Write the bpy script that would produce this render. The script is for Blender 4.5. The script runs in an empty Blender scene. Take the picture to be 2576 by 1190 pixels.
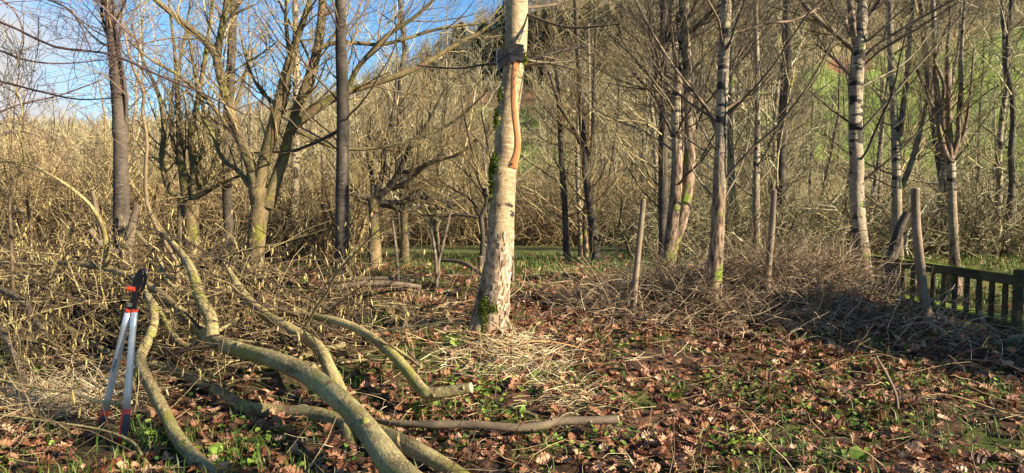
import bpy, math, random
import numpy as np
from mathutils import Vector, Matrix
R = math.radians
rs = np.random.RandomState(7)
random.seed(7)
scene = bpy.context.scene
col = scene.collection

# ------------------------------------------------------------------ camera
CAMZ = 1.1
F = 1839.0                       # focal length in units of a 2576-wide picture
PITCH = math.atan((595 - 480) / F)
cam = bpy.data.cameras.new('camera')
camo = bpy.data.objects.new('camera', cam); col.objects.link(camo)
camo.location = (0, 0, CAMZ)
camo.rotation_euler = (math.pi / 2 - PITCH, 0, 0)
cam.sensor_width = 36; cam.lens = 36 * F / 2576
cam.clip_start = 0.05; cam.clip_end = 2000
scene.camera = camo
# ------------------------------------------------------------------ light
SUN_AZ, SUN_EL = R(64), R(24)    # azimuth from straight behind the camera towards the right
sv = Vector((math.sin(SUN_AZ) * math.cos(SUN_EL), -math.cos(SUN_AZ) * math.cos(SUN_EL), math.sin(SUN_EL)))
sun = bpy.data.lights.new('sun', 'SUN'); sun.energy = 5.0; sun.angle = R(0.5); sun.color = (1, 0.88, 0.67)
suno = bpy.data.objects.new('sun', sun); col.objects.link(suno)
suno.rotation_euler = (-sv).to_track_quat('-Z', 'Y').to_euler()
scene.view_settings.view_transform = 'Standard'; scene.view_settings.look = 'None'
scene.view_settings.exposure = 1.7; scene.view_settings.gamma = 1
world = bpy.data.worlds.new('World'); scene.world = world; world.use_nodes = True
def build_world():
    nt = world.node_tree; n = nt.nodes; l = nt.links; n.clear()
    out = n.new('ShaderNodeOutputWorld'); bg = n.new('ShaderNodeBackground')
    sky = n.new('ShaderNodeTexSky'); sky.sky_type = 'NISHITA'; sky.sun_disc = False
    sky.sun_elevation = SUN_EL; sky.sun_rotation = math.atan2(sv.x, sv.y)
    sky.air_density = 1.0; sky.dust_density = 0.5; sky.ozone_density = 2.0
    tc = n.new('ShaderNodeTexCoord')
    # clouds: noise on the direction projected on a high plane, gathered low on the left
    sep = n.new('ShaderNodeSeparateXYZ'); l.new(tc.outputs['Generated'], sep.inputs[0])
    mp = n.new('ShaderNodeMapping'); mp.inputs['Scale'].default_value = (3.2, 3.2, 7.5)
    mp.inputs['Location'].default_value = (0.6, 0.2, 0.35)
    l.new(tc.outputs['Generated'], mp.inputs[0])
    no = n.new('ShaderNodeTexNoise'); no.inputs['Scale'].default_value = 1.0; no.inputs['Detail'].default_value = 8
    no.inputs['Roughness'].default_value = 0.55; l.new(mp.outputs[0], no.inputs[0])
    d = n.new('ShaderNodeVectorMath'); d.operation = 'DISTANCE'; l.new(tc.outputs['Generated'], d.inputs[0])
    c = Vector(((20 - 1288) / F, 1, (480 - 190) / F)).normalized(); d.inputs[1].default_value = c
    mr = n.new('ShaderNodeMapRange'); mr.inputs[1].default_value = 0.0; mr.inputs[2].default_value = 0.30
    mr.inputs[3].default_value = 0.37; mr.inputs[4].default_value = -0.26; l.new(d.outputs['Value'], mr.inputs[0])
    ad = n.new('ShaderNodeMath'); ad.operation = 'ADD'; l.new(no.outputs[0], ad.inputs[0]); l.new(mr.outputs[0], ad.inputs[1])
    bh = n.new('ShaderNodeMapRange'); l.new(sep.outputs[1], bh.inputs[0])          # unseen cloud added behind the viewer to whiten the ambient light
    for i_, x_ in enumerate((.35, -.3, 0., .16)): bh.inputs[i_ + 1].default_value = x_
    ad2 = n.new('ShaderNodeMath'); ad2.operation = 'ADD'; l.new(ad.outputs[0], ad2.inputs[0]); l.new(bh.outputs[0], ad2.inputs[1]); ad = ad2
    rp = n.new('ShaderNodeMapRange'); rp.inputs[1].default_value = 0.56; rp.inputs[2].default_value = 0.74; rp.clamp = True
    l.new(ad.outputs[0], rp.inputs[0])
    hz = n.new('ShaderNodeMixRGB'); hz.blend_type = 'MULTIPLY'; hz.inputs[0].default_value = 1; hz.inputs[2].default_value = (0.66, 0.98, 1.24, 1)
    l.new(sky.outputs[0], hz.inputs[1])
    mx = n.new('ShaderNodeMixRGB'); l.new(rp.outputs[0], mx.inputs[0]); l.new(hz.outputs[0], mx.inputs[1])
    mx.inputs[2].default_value = (4.7, 4.75, 4.9, 1)
    l.new(mx.outputs[0], bg.inputs[0]); bg.inputs[1].default_value = 0.052
    l.new(bg.outputs[0], out.inputs[0])
build_world()

# ------------------------------------------------------------------ helpers
CP, SP = math.cos(PITCH), math.sin(PITCH)
def ray(px, py):
    x = (px - 1288) / F; y = (595 - py) / F
    d = np.array([x, CP + y * SP, -SP + y * CP]); return d / d[1]
def P(px, py, D):
    v = ray(px, py) * D; return np.array([v[0], v[1], v[2] + CAMZ])
def pxof(x, y): return 1288 + F * x / np.maximum(y, .1)
def sstep(a, b, x):
    t = np.clip((x - a) / (b - a), 0, 1); return t * t * (3 - 2 * t)
DY = [-30, 2.4, 3.05, 3.6, 4.4, 5.2, 6, 8, 11.4, 20, 40, 60, 500]
DD = [1.2, 1.06, 1.045, .98, .885, .86, .85, .9, 1.05, 1.45, 2.0, 2.2, 2.6]
def gz(x, y):
    x = np.asarray(x, float); y = np.asarray(y, float)
    z = CAMZ - np.interp(y, DY, DD)
    z = z + .22 * np.exp(-((x - 2.25) / .85) ** 2 - ((y - 5.6) / .55) ** 2) + .10 * np.exp(-((x - 1.25) / .5) ** 2 - ((y - 5.2) / .5) ** 2)
    z = z - .30 * sstep(2.5, 3.7, x) * sstep(4.0, 5.2, y) * (1 - sstep(8, 10, y)) - .45 * np.exp(-((x - 4.6) / .55) ** 2 - ((y - 6.8) / 1.0) ** 2)
    z = z + .04 * np.exp(-((x + .1) / .35) ** 2 - ((y - 4.4) / .35) ** 2)
    z = z + .14 * np.exp(-((x + 1.4) / 1.0) ** 2 - ((y - 6.4) / .5) ** 2)
    b = np.sin(x * 2.1 + 1.3 * np.sin(y * 1.7)) * np.cos(y * 2.6 + x) * .018 + np.sin(x * 5.3 + y * 3.1) * np.cos(y * 6.1 - x * 4.2) * .010
    b = b + np.sin(x * 11.3 + 2 * np.sin(y * 7)) * np.cos(y * 12.7 + x * 3) * .005
    return z + b * (1 - sstep(15, 40, np.abs(y)))
def G(px, py):
    d = ray(px, py); D = 2.0
    while D < 60:
        if CAMZ + d[2] * D <= gz(d[0] * D, D): break
        D += .02
    return D
def nz(a):
    return a / np.maximum(np.linalg.norm(a, axis=-1, keepdims=True), 1e-9)

class MB:
    """collects arrays of vertices / faces, then makes one mesh object"""
    def __init__(s): s.v = []; s.f = []; s.bk = []; s.rv = []; s.mi = []; s.n = 0
    def add(s, v, f, bk=None, rv=None, mi=0):
        v = np.asarray(v, float).reshape(-1, 3); f = np.asarray(f, int)
        s.v.append(v); s.f.append(f + s.n); s.n += len(v)
        s.bk.append(np.zeros_like(v) if bk is None else np.asarray(bk).reshape(-1, 3))
        s.rv.append(np.zeros(len(v)) if rv is None else np.broadcast_to(np.asarray(rv, float).reshape(-1), (len(v),)))
        s.mi.append(np.full(len(f), mi)); return s
    def tubes(s, p, r, k=4, cap=False, rv=None, s0=0.0, bump=0.0, mi=0):
        p = np.asarray(p, float); r = np.asarray(r, float)
        if p.ndim == 2: p = p[None]; r = r[None]
        N, Q, _ = p.shape
        if N == 0: return s
        t = np.empty_like(p); t[:, 1:-1] = p[:, 2:] - p[:, :-2]; t[:, 0] = p[:, 1] - p[:, 0]; t[:, -1] = p[:, -1] - p[:, -2]
        t = nz(t)
        ref = np.cross(nz(p[:, -1] - p[:, 0]), np.array([.31, .87, .12])); ref = nz(ref)[:, None, :]
        a = nz(ref - t * (ref * t).sum(-1, keepdims=True)); b = np.cross(t, a)
        th = np.arange(k) / k * 2 * np.pi
        c = np.cos(th)[None, None, :, None]; si = np.sin(th)[None, None, :, None]
        L = np.concatenate([np.zeros((N, 1)), np.cumsum(np.linalg.norm(np.diff(p, axis=1), axis=-1), 1)], 1) + s0
        rr = r[:, :, None, None] * np.ones((1, 1, k, 1))
        if bump:
            ph = rs.rand(6) * 6
            Ls = L[:, :, None]; T = th[None, None, :]
            q = np.sin(2 * T + Ls * 3.1 + ph[0]) * .5 + np.sin(3 * T - Ls * 7.3 + ph[1]) * .35 + np.sin(Ls * 17 + T + ph[2]) * .3 + np.sin(5 * T + Ls * 29 + ph[3]) * .2 + np.sin(7 * T - Ls * 53 + ph[4]) * .12
            rr = rr * (1 + bump * q[..., None])
        v = p[:, :, None, :] + rr * (a[:, :, None, :] * c + b[:, :, None, :] * si)
        bk = np.concatenate([(rr * c), (rr * si), np.broadcast_to(L[:, :, None, None], rr.shape)], -1)
        if rv is None: rv = rs.rand(N)
        rvv = np.repeat(np.asarray(rv).reshape(-1), Q * k)
        bk = bk + np.asarray(rv).reshape(-1, 1, 1, 1) * 7.0 * np.array([1, 1, 0])
        i = np.arange(N)[:, None, None] * Q * k + np.arange(Q - 1)[None, :, None] * k
        j = np.arange(k)[None, None, :]; j2 = (j + 1) % k
        f = np.stack([i + j, i + j2, i + k + j2, i + k + j], -1).reshape(-1, 4)
        s.add(v, f, bk, rvv, mi)
        if cap:
            base = s.n - N * Q * k
            for m in range(N):
                for q, rev in ((0, 1), (Q - 1, 0)):
                    ring = v[m, q]; cc = p[m, q]
                    vv = np.vstack([ring, cc[None]]); fa = [[w, (w + 1) % k, k] for w in range(k)]
                    if rev: fa = [x[::-1] for x in fa]
                    s.add(vv, np.array(fa), np.vstack([bk[m, q], bk[m, q].mean(0)[None]]), np.full(k + 1, rvv[0]), mi)
        return s
    def build(s, name, mats, parent=None, smooth=True):
        if not isinstance(mats, (list, tuple)): mats = [mats]
        me = bpy.data.meshes.new(name)
        v = np.concatenate(s.v); me.vertices.add(len(v)); me.vertices.foreach_set('co', v.astype(np.float32).ravel())
        lt = []; li = []
        for f in s.f:
            lt.append(np.full(len(f), f.shape[1])); li.append(f.ravel())
        lt = np.concatenate(lt); li = np.concatenate(li)
        me.loops.add(len(li)); me.loops.foreach_set('vertex_index', li.astype(np.int32))
        me.polygons.add(len(lt)); st = np.concatenate([[0], np.cumsum(lt)[:-1]])
        me.polygons.foreach_set('loop_start', st.astype(np.int32))
        me.polygons.foreach_set('loop_total', lt.astype(np.int32))
        me.polygons.foreach_set('material_index', np.concatenate(s.mi).astype(np.int32))
        me.polygons.foreach_set('use_smooth', np.full(len(lt), smooth))
        a = me.attributes.new('bk', 'FLOAT_VECTOR', 'POINT'); a.data.foreach_set('vector', np.concatenate(s.bk).astype(np.float32).ravel())
        a = me.attributes.new('rv', 'FLOAT', 'POINT'); a.data.foreach_set('value', np.concatenate(s.rv).astype(np.float32))
        for m in mats: me.materials.append(m)
        me.update(calc_edges=True)
        o = bpy.data.objects.new(name, me); col.objects.link(o)
        if parent is not None:
            o.parent = parent; o.location = -parent.location
        return o
def tag(o, label=None, cat=None, group=None, kind=None):
    if label: o['label'] = label
    if cat: o['category'] = cat
    if group: o['group'] = group
    if kind: o['kind'] = kind
    return o
def thing(name, label, cat, loc=(0, 0, 0), group=None):
    o = bpy.data.objects.new(name, None); col.objects.link(o); o.location = [float(c) for c in loc]; o.empty_display_size = .1
    return tag(o, label, cat, group)
def shift(mbs, base):
    for m in mbs: m.v = [v - base for v in m.v]

def smooth_path(pts, n):
    """Catmull-Rom through rows of pts (any number of columns), n samples"""
    p = np.asarray(pts, float); m = len(p)
    if m == 2: return p[0] + (p[1] - p[0]) * np.linspace(0, 1, n)[:, None]
    e = np.vstack([2 * p[0] - p[1], p, 2 * p[-1] - p[-2]])
    u = np.linspace(0, m - 1 - 1e-6, n); i = u.astype(int); t = (u - i)[:, None]
    a, b, c, d = e[i], e[i + 1], e[i + 2], e[i + 3]
    return .5 * (2 * b + (c - a) * t + (2 * a - 5 * b + 4 * c - d) * t ** 2 + (3 * b - a - 3 * c + d) * t ** 3)
def pp(rows, D=None, n=24):
    """rows (px,py,rpx[,D]) -> smooth 3d path and radii"""
    o = []
    for r in rows:
        d = r[3] if len(r) > 3 else D
        o.append(list(P(r[0], r[1], d)) + [r[2] * d / F])
    q = smooth_path(o, n); return q[:, :3], np.maximum(q[:, 3], .0012)

def sprout(p, r, k, L, rr=.55, ang=(35, 65), up=.25, Q=6, t0=.15, t1=1.0, wig=.10, tip=.35, grav=0.0, taper=True, rmin=.0012, bias=None):
    """k children on every path of p (N,Q,3); returns (N*k,Q,3),(N*k,Q)"""
    p = np.asarray(p, float); r = np.asarray(r, float)
    if p.ndim == 2: p = p[None]; r = r[None]
    N, M, _ = p.shape
    idx = np.repeat(np.arange(N), k)
    t = t0 + (t1 - t0) * (np.tile(np.arange(k), N) + rs.rand(N * k)) / k
    u = np.clip(t, 0, 1) * (M - 1 - 1e-6); i = u.astype(int); w = (u - i)[:, None]
    s = p[idx, i] * (1 - w) + p[idx, i + 1] * w; sr = r[idx, i] * (1 - w[:, 0]) + r[idx, i + 1] * w[:, 0]
    tg = nz(p[idx, i + 1] - p[idx, i])
    rnd = nz(rs.randn(N * k, 3)); pe = nz(rnd - tg * (rnd * tg).sum(-1, keepdims=True))
    a = np.radians(rs.uniform(ang[0], ang[1], N * k))[:, None]
    d = nz(tg * np.cos(a) + pe * np.sin(a) + np.array([0, 0, up]))
    if bias is not None: d = nz(d + np.asarray(bias))
    plen = np.linalg.norm(np.diff(p, axis=1), axis=-1).sum(1)[idx]
    ln = (rs.uniform(L[0], L[1], N * k) if L[0] > 0 else plen * rs.uniform(-L[0], L[1], N * k)) 
    if taper: ln = ln * (1.15 - .6 * t)
    out = np.empty((N * k, Q, 3)); out[:, 0] = s; cur = d
    st = (ln / (Q - 1))[:, None]
    for q in range(1, Q):
        cur = nz(cur + rs.randn(N * k, 3) * wig + np.array([0, 0, up * .25 - grav]))
        out[:, q] = out[:, q - 1] + cur * st
    r0 = np.minimum(sr * rr * rs.uniform(.7, 1.1, N * k), sr * .95)[:, None]
    ra = r0 * np.linspace(1, tip, Q)[None]
    return out, np.maximum(ra, rmin)

# ------------------------------------------------------------------ materials
def newmat(name, rough=.85, spec=.25):
    m = bpy.data.materials.new(name); m.use_nodes = True; nt = m.node_tree
    b = nt.nodes['Principled BSDF']; b.inputs['Roughness'].default_value = rough
    b.inputs['Specular IOR Level'].default_value = spec
    return m, nt, b
def N_(nt, t, **kw):
    n = nt.nodes.new(t)
    for k, v in kw.items(): setattr(n, k, v)
    return n
def attr(nt, name, out='Vector'):
    a = nt.nodes.new('ShaderNodeAttribute'); a.attribute_name = name; return a.outputs[out]
def noise(nt, vec, scale, sv3=(1, 1, 1), det=4, rough=.55, loc=(0, 0, 0)):
    mp = nt.nodes.new('ShaderNodeMapping'); mp.inputs['Scale'].default_value = sv3; mp.inputs['Location'].default_value = loc
    nt.links.new(vec, mp.inputs[0]); n = nt.nodes.new('ShaderNodeTexNoise')
    n.inputs['Scale'].default_value = scale; n.inputs['Detail'].default_value = det; n.inputs['Roughness'].default_value = rough
    nt.links.new(mp.outputs[0], n.inputs[0]); return n.outputs[0]
def mrange(nt, v, a, b, c=0., d=1.):
    m = nt.nodes.new('ShaderNodeMapRange'); nt.links.new(v, m.inputs[0])
    for i, x in enumerate((a, b, c, d)): m.inputs[i + 1].default_value = x
    return m.outputs[0]
def mathn(nt, op, a, b):
    m = nt.nodes.new('ShaderNodeMath'); m.operation = op
    for i, x in enumerate((a, b)):
        if isinstance(x, (int, float)): m.inputs[i].default_value = x
        else: nt.links.new(x, m.inputs[i])
    return m.outputs[0]
def mix(nt, f, a, b, mode='MIX'):
    m = nt.nodes.new('ShaderNodeMixRGB'); m.blend_type = mode
    for i, x in enumerate((f, a, b)):
        if isinstance(x, (int, float)): m.inputs[i].default_value = x
        elif isinstance(x, tuple): m.inputs[i].default_value = (*x, 1)
        else: nt.links.new(x, m.inputs[i])
    return m.outputs[0]
def ramp(nt, f, cols):
    r = nt.nodes.new('ShaderNodeValToRGB'); e = r.color_ramp.elements
    while len(e) < len(cols): e.new(.5)
    for i, (p, c) in enumerate(cols): e[i].position = p; e[i].color = (*c, 1)
    nt.links.new(f, r.inputs[0]); return r.outputs[0]
def bump(nt, b, h, st=.5, dist=.01):
    n = nt.nodes.new('ShaderNodeBump'); n.inputs['Strength'].default_value = st; n.inputs['Distance'].default_value = dist
    nt.links.new(h, n.inputs['Height']); nt.links.new(n.outputs[0], b.inputs['Normal'])

def mat_birch(name='birch_bark', base=(.38, .275, .155), alt=(.19, .13, .07), flake=.7, black=.66, moss=.66):
    m, nt, b = newmat(name, .75)
    v = attr(nt, 'bk'); L = nt.links
    sp = N_(nt, 'ShaderNodeSeparateXYZ'); L.new(v, sp.inputs[0]); z = sp.outputs[2]
    c = mix(nt, mrange(nt, noise(nt, v, 7, (1, 1, .6)), .35, .65), base, alt)
    c = mix(nt, mathn(nt, 'MULTIPLY', mrange(nt, noise(nt, v, 10, (1.3, 1.3, 5), 4), .48, .68), .6), c, (.47, .36, .22))
    lent = mrange(nt, noise(nt, v, 20, (1.2, 1.2, 6), 3, .6), .60, .67)
    c = mix(nt, mathn(nt, 'MULTIPLY', lent, .75), c, (.15, .09, .05))
    blk = mrange(nt, noise(nt, v, 9, (.8, .8, 1.6), 4, .6, (3, 1, 2)), black, black + .03)
    c = mix(nt, blk, c, (.025, .02, .018))
    ft = mrange(nt, z, flake, flake * .25, -.12, .25)        # rough brown plates low on the stem
    fl = mrange(nt, mathn(nt, 'ADD', noise(nt, v, 13, (1.6, 1.6, .45), 5, .6), ft), .54, .64)
    c = mix(nt, fl, c, ramp(nt, noise(nt, v, 30, (1.6, 1.6, .4), 4), [(.38, (.045, .028, .018)), (.60, (.30, .195, .12))]))
    ms = mathn(nt, 'ADD', noise(nt, v, 5, (1, 1, .8), 5, .65, (5, 5, 5)), mrange(nt, z, .5, .0, 0, .10))
    mk = mrange(nt, ms, moss, moss + .05)
    c = mix(nt, mk, c, mix(nt, noise(nt, v, 60), (.05, .09, .005), (.20, .24, .02)))
    L.new(c, b.inputs['Base Color'])
    h = mathn(nt, 'ADD', mathn(nt, 'MULTIPLY', noise(nt, v, 40, (1.4, 1.4, .5), 5, .7), .8), mathn(nt, 'MULTIPLY', fl, -.8))
    h = mathn(nt, 'ADD', h, mathn(nt, 'MULTIPLY', lent, -.35))
    bump(nt, b, h, .8, .008); return m
def mat_bark(name, c1, c2, band=None, mossc=(.13, .15, .015), moss=.6, sc=9, bst=.7, speck=None):
    m, nt, b = newmat(name, .85); v = attr(nt, 'bk'); L = nt.links
    c = mix(nt, mrange(nt, noise(nt, v, sc, (1, 1, .45), 5, .65), .35, .68), c1, c2)
    n2 = noise(nt, v, 45, (1, 1, .6), 4, .7)
    c = mix(nt, .8 if speck else .5, c, mix(nt, n2, (.25, .25, .25), (1.6, 1.6, 1.6)), 'MULTIPLY')
    c = mix(nt, 1.0, c, (1.35, 1.35, 1.35), 'MULTIPLY')
    if speck:
        n3 = noise(nt, v, 130, (1, 1, .8), 3, .7)
        c = mix(nt, mrange(nt, n3, .56, .66), c, speck)
        c = mix(nt, mrange(nt, noise(nt, v, 70, (1, 1, 1.8), 4, .7, (4, 4, 4)), .60, .66), c, (.035, .025, .015))
        c = mix(nt, mrange(nt, noise(nt, v, 6, (1, 1, 2.2), 5, .7, (9, 4, 4)), .58, .62), c, (.20, .11, .06))
    if band:
        lb = mathn(nt, 'MULTIPLY', mrange(nt, noise(nt, v, 11, (1.2, 1.2, 5), 6, .75), .52, .66), mrange(nt, noise(nt, v, 2.5, det=4), .35, .65, .25, 1.))
        c = mix(nt, lb, c, band)
    if moss:
        mk = mrange(nt, noise(nt, v, 7, (1, 1, .6), 8, .75, (2, 7, 1)), moss, moss + .08)
        c = mix(nt, mathn(nt, 'MULTIPLY', mk, .85), c, mossc)
    L.new(c, b.inputs['Base Color'])
    bump(nt, b, mathn(nt, 'ADD', n2, noise(nt, v, 18, (1, 1, .5), 4)), bst, .006); return m
def mat_twig(name, cols, rough=.8):
    m, nt, b = newmat(name, rough); c = ramp(nt, attr(nt, 'rv', 'Fac'), cols)
    g = N_(nt, 'ShaderNodeNewGeometry')
    c2 = mix(nt, mrange(nt, noise(nt, g.outputs['Position'], 9, det=3), .3, .7), (.62, .62, .62), (1.25, 1.25, 1.2))
    c = mix(nt, 1.0, c, c2, 'MULTIPLY')
    nt.links.new(c, b.inputs['Base Color']); return m
def mat_leaf(name, cols, rough=.6, tr=.25, sc=30):
    m, nt, b = newmat(name, rough, .3); c = ramp(nt, attr(nt, 'rv', 'Fac'), cols)
    v = attr(nt, 'bk')
    c = mix(nt, mrange(nt, noise(nt, v, sc, det=3), .3, .7), c, mix(nt, 1., c, (.6, .55, .5), 'MULTIPLY'))
    nt.links.new(c, b.inputs['Base Color'])
    t = N_(nt, 'ShaderNodeBsdfTranslucent'); nt.links.new(c, t.inputs[0])
    ms = N_(nt, 'ShaderNodeMixShader'); ms.inputs[0].default_value = tr
    nt.links.new(b.outputs[0], ms.inputs[1]); nt.links.new(t.outputs[0], ms.inputs[2])
    nt.links.new(ms.outputs[0], nt.nodes['Material Output'].inputs[0]); return m
def mat_plain(name, c, rough=.5, metal=0., spec=.5, var=.15, sc=30):
    m, nt, b = newmat(name, rough, spec); b.inputs['Metallic'].default_value = metal
    tc = N_(nt, 'ShaderNodeTexCoord')
    k = mix(nt, noise(nt, tc.outputs['Object'], sc, det=5), tuple(x * (1 - var) for x in c), tuple(min(1, x * (1 + var)) for x in c))
    nt.links.new(k, b.inputs['Base Color']); return m

M = {}
M['birch'] = mat_birch()
M['birch_rough'] = mat_birch('birch_bark_peeling', (.36, .28, .18), (.17, .12, .08), 2.0, .57, .60)
M['birch_far'] = mat_birch('birch_bark_pale', (.30, .24, .155), (.14, .105, .065), 1.2, .555, .62)
M['birch_small'] = mat_birch('birch_bark_brown', (.27, .21, .135), (.12, .09, .055), 1.6, .55, .61)
M['dark'] = mat_bark('dark_banded_bark', (.024, .018, .014), (.075, .058, .042), (.17, .135, .10), moss=.66)
M['hazel'] = mat_bark('hazel_bark', (.05, .036, .02), (.16, .12, .052), None, (.17, .17, .02), .54, 9, 1.0, (.27, .22, .10))
M['pole'] = mat_bark('felled_hazel_bark', (.09, .063, .027), (.31, .245, .105), None, (.21, .20, .035), .53, 7, 1.2, (.50, .42, .24))
M['poledark'] = mat_bark('dead_branch_bark', (.06, .042, .028), (.15, .11, .07), None, (.13, .14, .02), .62)
M['old'] = mat_bark('old_hazel_bark', (.06, .042, .022), (.19, .135, .065), None, (.17, .17, .02), .52, 12, 1.2, (.26, .19, .09))
M['stake'] = mat_bark('weathered_wood', (.085, .06, .04), (.20, .145, .095), None, (.15, .15, .05), .68)
M['twig_y'] = mat_twig('hazel_twig', [(0, (.09, .06, .03)), (.35, (.20, .14, .065)), (.7, (.34, .25, .11)), (1, (.48, .38, .20))])
M['brush'] = mat_twig('cut_hazel_twig', [(0, (.025, .017, .012)), (.45, (.085, .055, .03)), (.8, (.21, .15, .07)), (1, (.42, .33, .16))])
M['twig_b'] = mat_twig('brown_twig', [(0, (.07, .045, .03)), (.5, (.17, .115, .065)), (1, (.32, .22, .12))])
M['twig_d'] = mat_twig('dark_twig', [(0, (.035, .025, .02)), (.55, (.10, .07, .045)), (1, (.26, .20, .12))])
M['purple'] = mat_twig('purple_brown_twig', [(0, (.05, .028, .026)), (.6, (.12, .07, .06)), (1, (.24, .15, .12))])
M['scrub'] = mat_twig('scrub_twig', [(0, (.045, .03, .02)), (.35, (.16, .105, .055)), (.7, (.34, .24, .11)), (1, (.56, .42, .21))])
M['scrub_r'] = mat_twig('olive_scrub_twig', [(0, (.035, .026, .018)), (.45, (.13, .10, .05)), (.72, (.40, .33, .15)), (1, (.66, .58, .36))])  # pale and near-black tones put sunlit and backlit twigs into the colour
M['far'] = mat_twig('far_wood_twig', [(0, (.12, .09, .06)), (.5, (.24, .19, .11)), (1, (.40, .34, .19))])
M['straw'] = mat_twig('dead_grass', [(0, (.22, .14, .07)), (.5, (.52, .39, .22)), (1, (.82, .68, .44))])
M['strawg'] = mat_twig('grey_dead_grass', [(0, (.06, .038, .02)), (.5, (.27, .185, .11)), (1, (.66, .50, .32))])
M['leaf'] = mat_leaf('oak_leaf_litter', [(0, (.05, .022, .014)), (.4, (.20, .08, .04)), (.7, (.42, .20, .105)), (1, (.72, .48, .31))], .55, .15)
M['catkin'] = mat_leaf('catkin', [(0, (.34, .24, .09)), (1, (.62, .50, .20))], .7, .1)
M['herb'] = mat_leaf('herb_leaf', [(0, (.04, .085, .015)), (.5, (.13, .23, .03)), (1, (.30, .42, .07))], .5, .3)
M['grass'] = mat_leaf('grass_blade', [(0, (.05, .10, .02)), (.6, (.13, .22, .035)), (1, (.30, .32, .10))], .5, .3)
M['moss'] = mat_leaf('moss', [(0, (.07, .11, .005)), (1, (.25, .30, .015))], .9, .15)
def mat_cut():
    m, nt, b = newmat('cut_wood', .8); tc = N_(nt, 'ShaderNodeTexCoord')
    w = N_(nt, 'ShaderNodeTexNoise'); w.inputs['Scale'].default_value = 60; nt.links.new(tc.outputs['Object'], w.inputs[0])
    nt.links.new(mix(nt, w.outputs[0], (.36, .25, .12), (.62, .48, .27)), b.inputs['Base Color']); return m
M['cut'] = mat_cut()
M['cane'] = mat_bark('bramble_bark', (.28, .12, .04), (.45, .24, .09), None, moss=0)

# ------------------------------------------------------------------ ground
def axis(lo, hi, step, far, g=1.18):
    a = list(np.arange(lo, hi + 1e-6, step)); s = step
    while a[-1] < far: s *= g; a.append(a[-1] + s)
    s = step
    while a[0] > -far: s *= g; a.insert(0, a[0] - s)
    return np.array(a)
def mat_ground():
    m, nt, b = newmat('woodland_floor', .95, .1); g = N_(nt, 'ShaderNodeNewGeometry'); v = g.outputs['Position']
    c = ramp(nt, noise(nt, v, 9, det=8, rough=.7), [(.3, (.03, .02, .013)), (.5, (.085, .05, .032)), (.62, (.17, .09, .05)), (.75, (.26, .17, .10))])
    gr = mrange(nt, noise(nt, v, 1.6, det=6, rough=.7), .50, .58)
    c = mix(nt, mathn(nt, 'MULTIPLY', gr, .75), c, mix(nt, noise(nt, v, 35, det=4), (.035, .06, .012), (.12, .17, .03)))
    sp = N_(nt, 'ShaderNodeSeparateXYZ'); nt.links.new(v, sp.inputs[0])
    far = mrange(nt, mathn(nt, 'ADD', sp.outputs[1], mathn(nt, 'MULTIPLY', noise(nt, v, .7, det=5), 6.)), 9.5, 11.5)
    c = mix(nt, mathn(nt, 'MULTIPLY', far, .85), c, mix(nt, noise(nt, v, 4, det=8, rough=.7), (.07, .065, .03), (.19, .20, .05)))
    nt.links.new(c, b.inputs['Base Color']); bump(nt, b, noise(nt, v, 40, det=8, rough=.75), 1.0, .03); return m
M['ground'] = mat_ground()
def make_ground():
    xs = axis(-6, 6.5, .05, 320); ys0 = axis(2, 12, .05, 60)
    ys = ys0[ys0 > -14]
    while ys[-1] < 330: ys = np.append(ys, ys[-1] + 15)
    X, Y = np.meshgrid(xs, ys); Z = gz(X, Y)
    v = np.stack([X, Y, Z], -1).reshape(-1, 3); nx = len(xs); ny = len(ys)
    i = (np.arange(ny - 1)[:, None] * nx + np.arange(nx - 1)[None]).reshape(-1)
    f = np.stack([i, i + 1, i + nx + 1, i + nx], -1)
    tag(MB().add(v, f).build('ground', M['ground']), kind='structure')
make_ground()

# ------------------------------------------------------------------ hill
SKX = [-700, -100, 200, 420, 600, 760, 900, 1010, 1100, 1200, 1300, 1500, 1900, 2250, 2600, 3300]
SKY = [385, 378, 380, 372, 350, 305, 265, 205, 150, 95, 50, -15, -45, -20, -40, -60]
def hill_el(px, s):
    """height above the camera at bearing px and depth fraction s (0 near foot .. 1 skyline)"""
    e = (480 - np.interp(px, SKX, SKY)) / F
    D = 55 + 125 * s
    t = s ** 1.15 * (1 + .0 * s)
    return D, -2.2 * (1 - s) ** 2 + e * 180 * t
def field_mask(px, py):
    """where the slope is open grass: rounded patches in bearing and height"""
    def el(cx, cy, rx, ry): return 1 - (((px - cx) / rx) ** 2 + ((py - cy) / ry) ** 2)
    a = np.maximum.reduce([el(2200, 215, 200, 70), el(2330, 280, 230, 150), el(2520, 225, 230, 140), el(2150, 340, 130, 80), el(1290, 290, 90, 35), el(1340, 400, 90, 40), el(2560, 340, 200, 110), el(1900, 330, 90, 50)])
    w = np.sin(px * .031 + py * .05) * .12 + np.sin(px * .083 - py * .11) * .08
    return sstep(-.12, .12, a + w)
def red_mask(px, py):
    a = 1 - (((px - 1280) / 150) ** 2 + ((py - 245) / 26) ** 2); b = 1 - (((px - 2130) / 60) ** 2 + ((py - 170) / 22) ** 2)
    return sstep(-.2, .25, np.maximum(a, b) + np.sin(px * .06 + py * .1) * .15)
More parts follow.
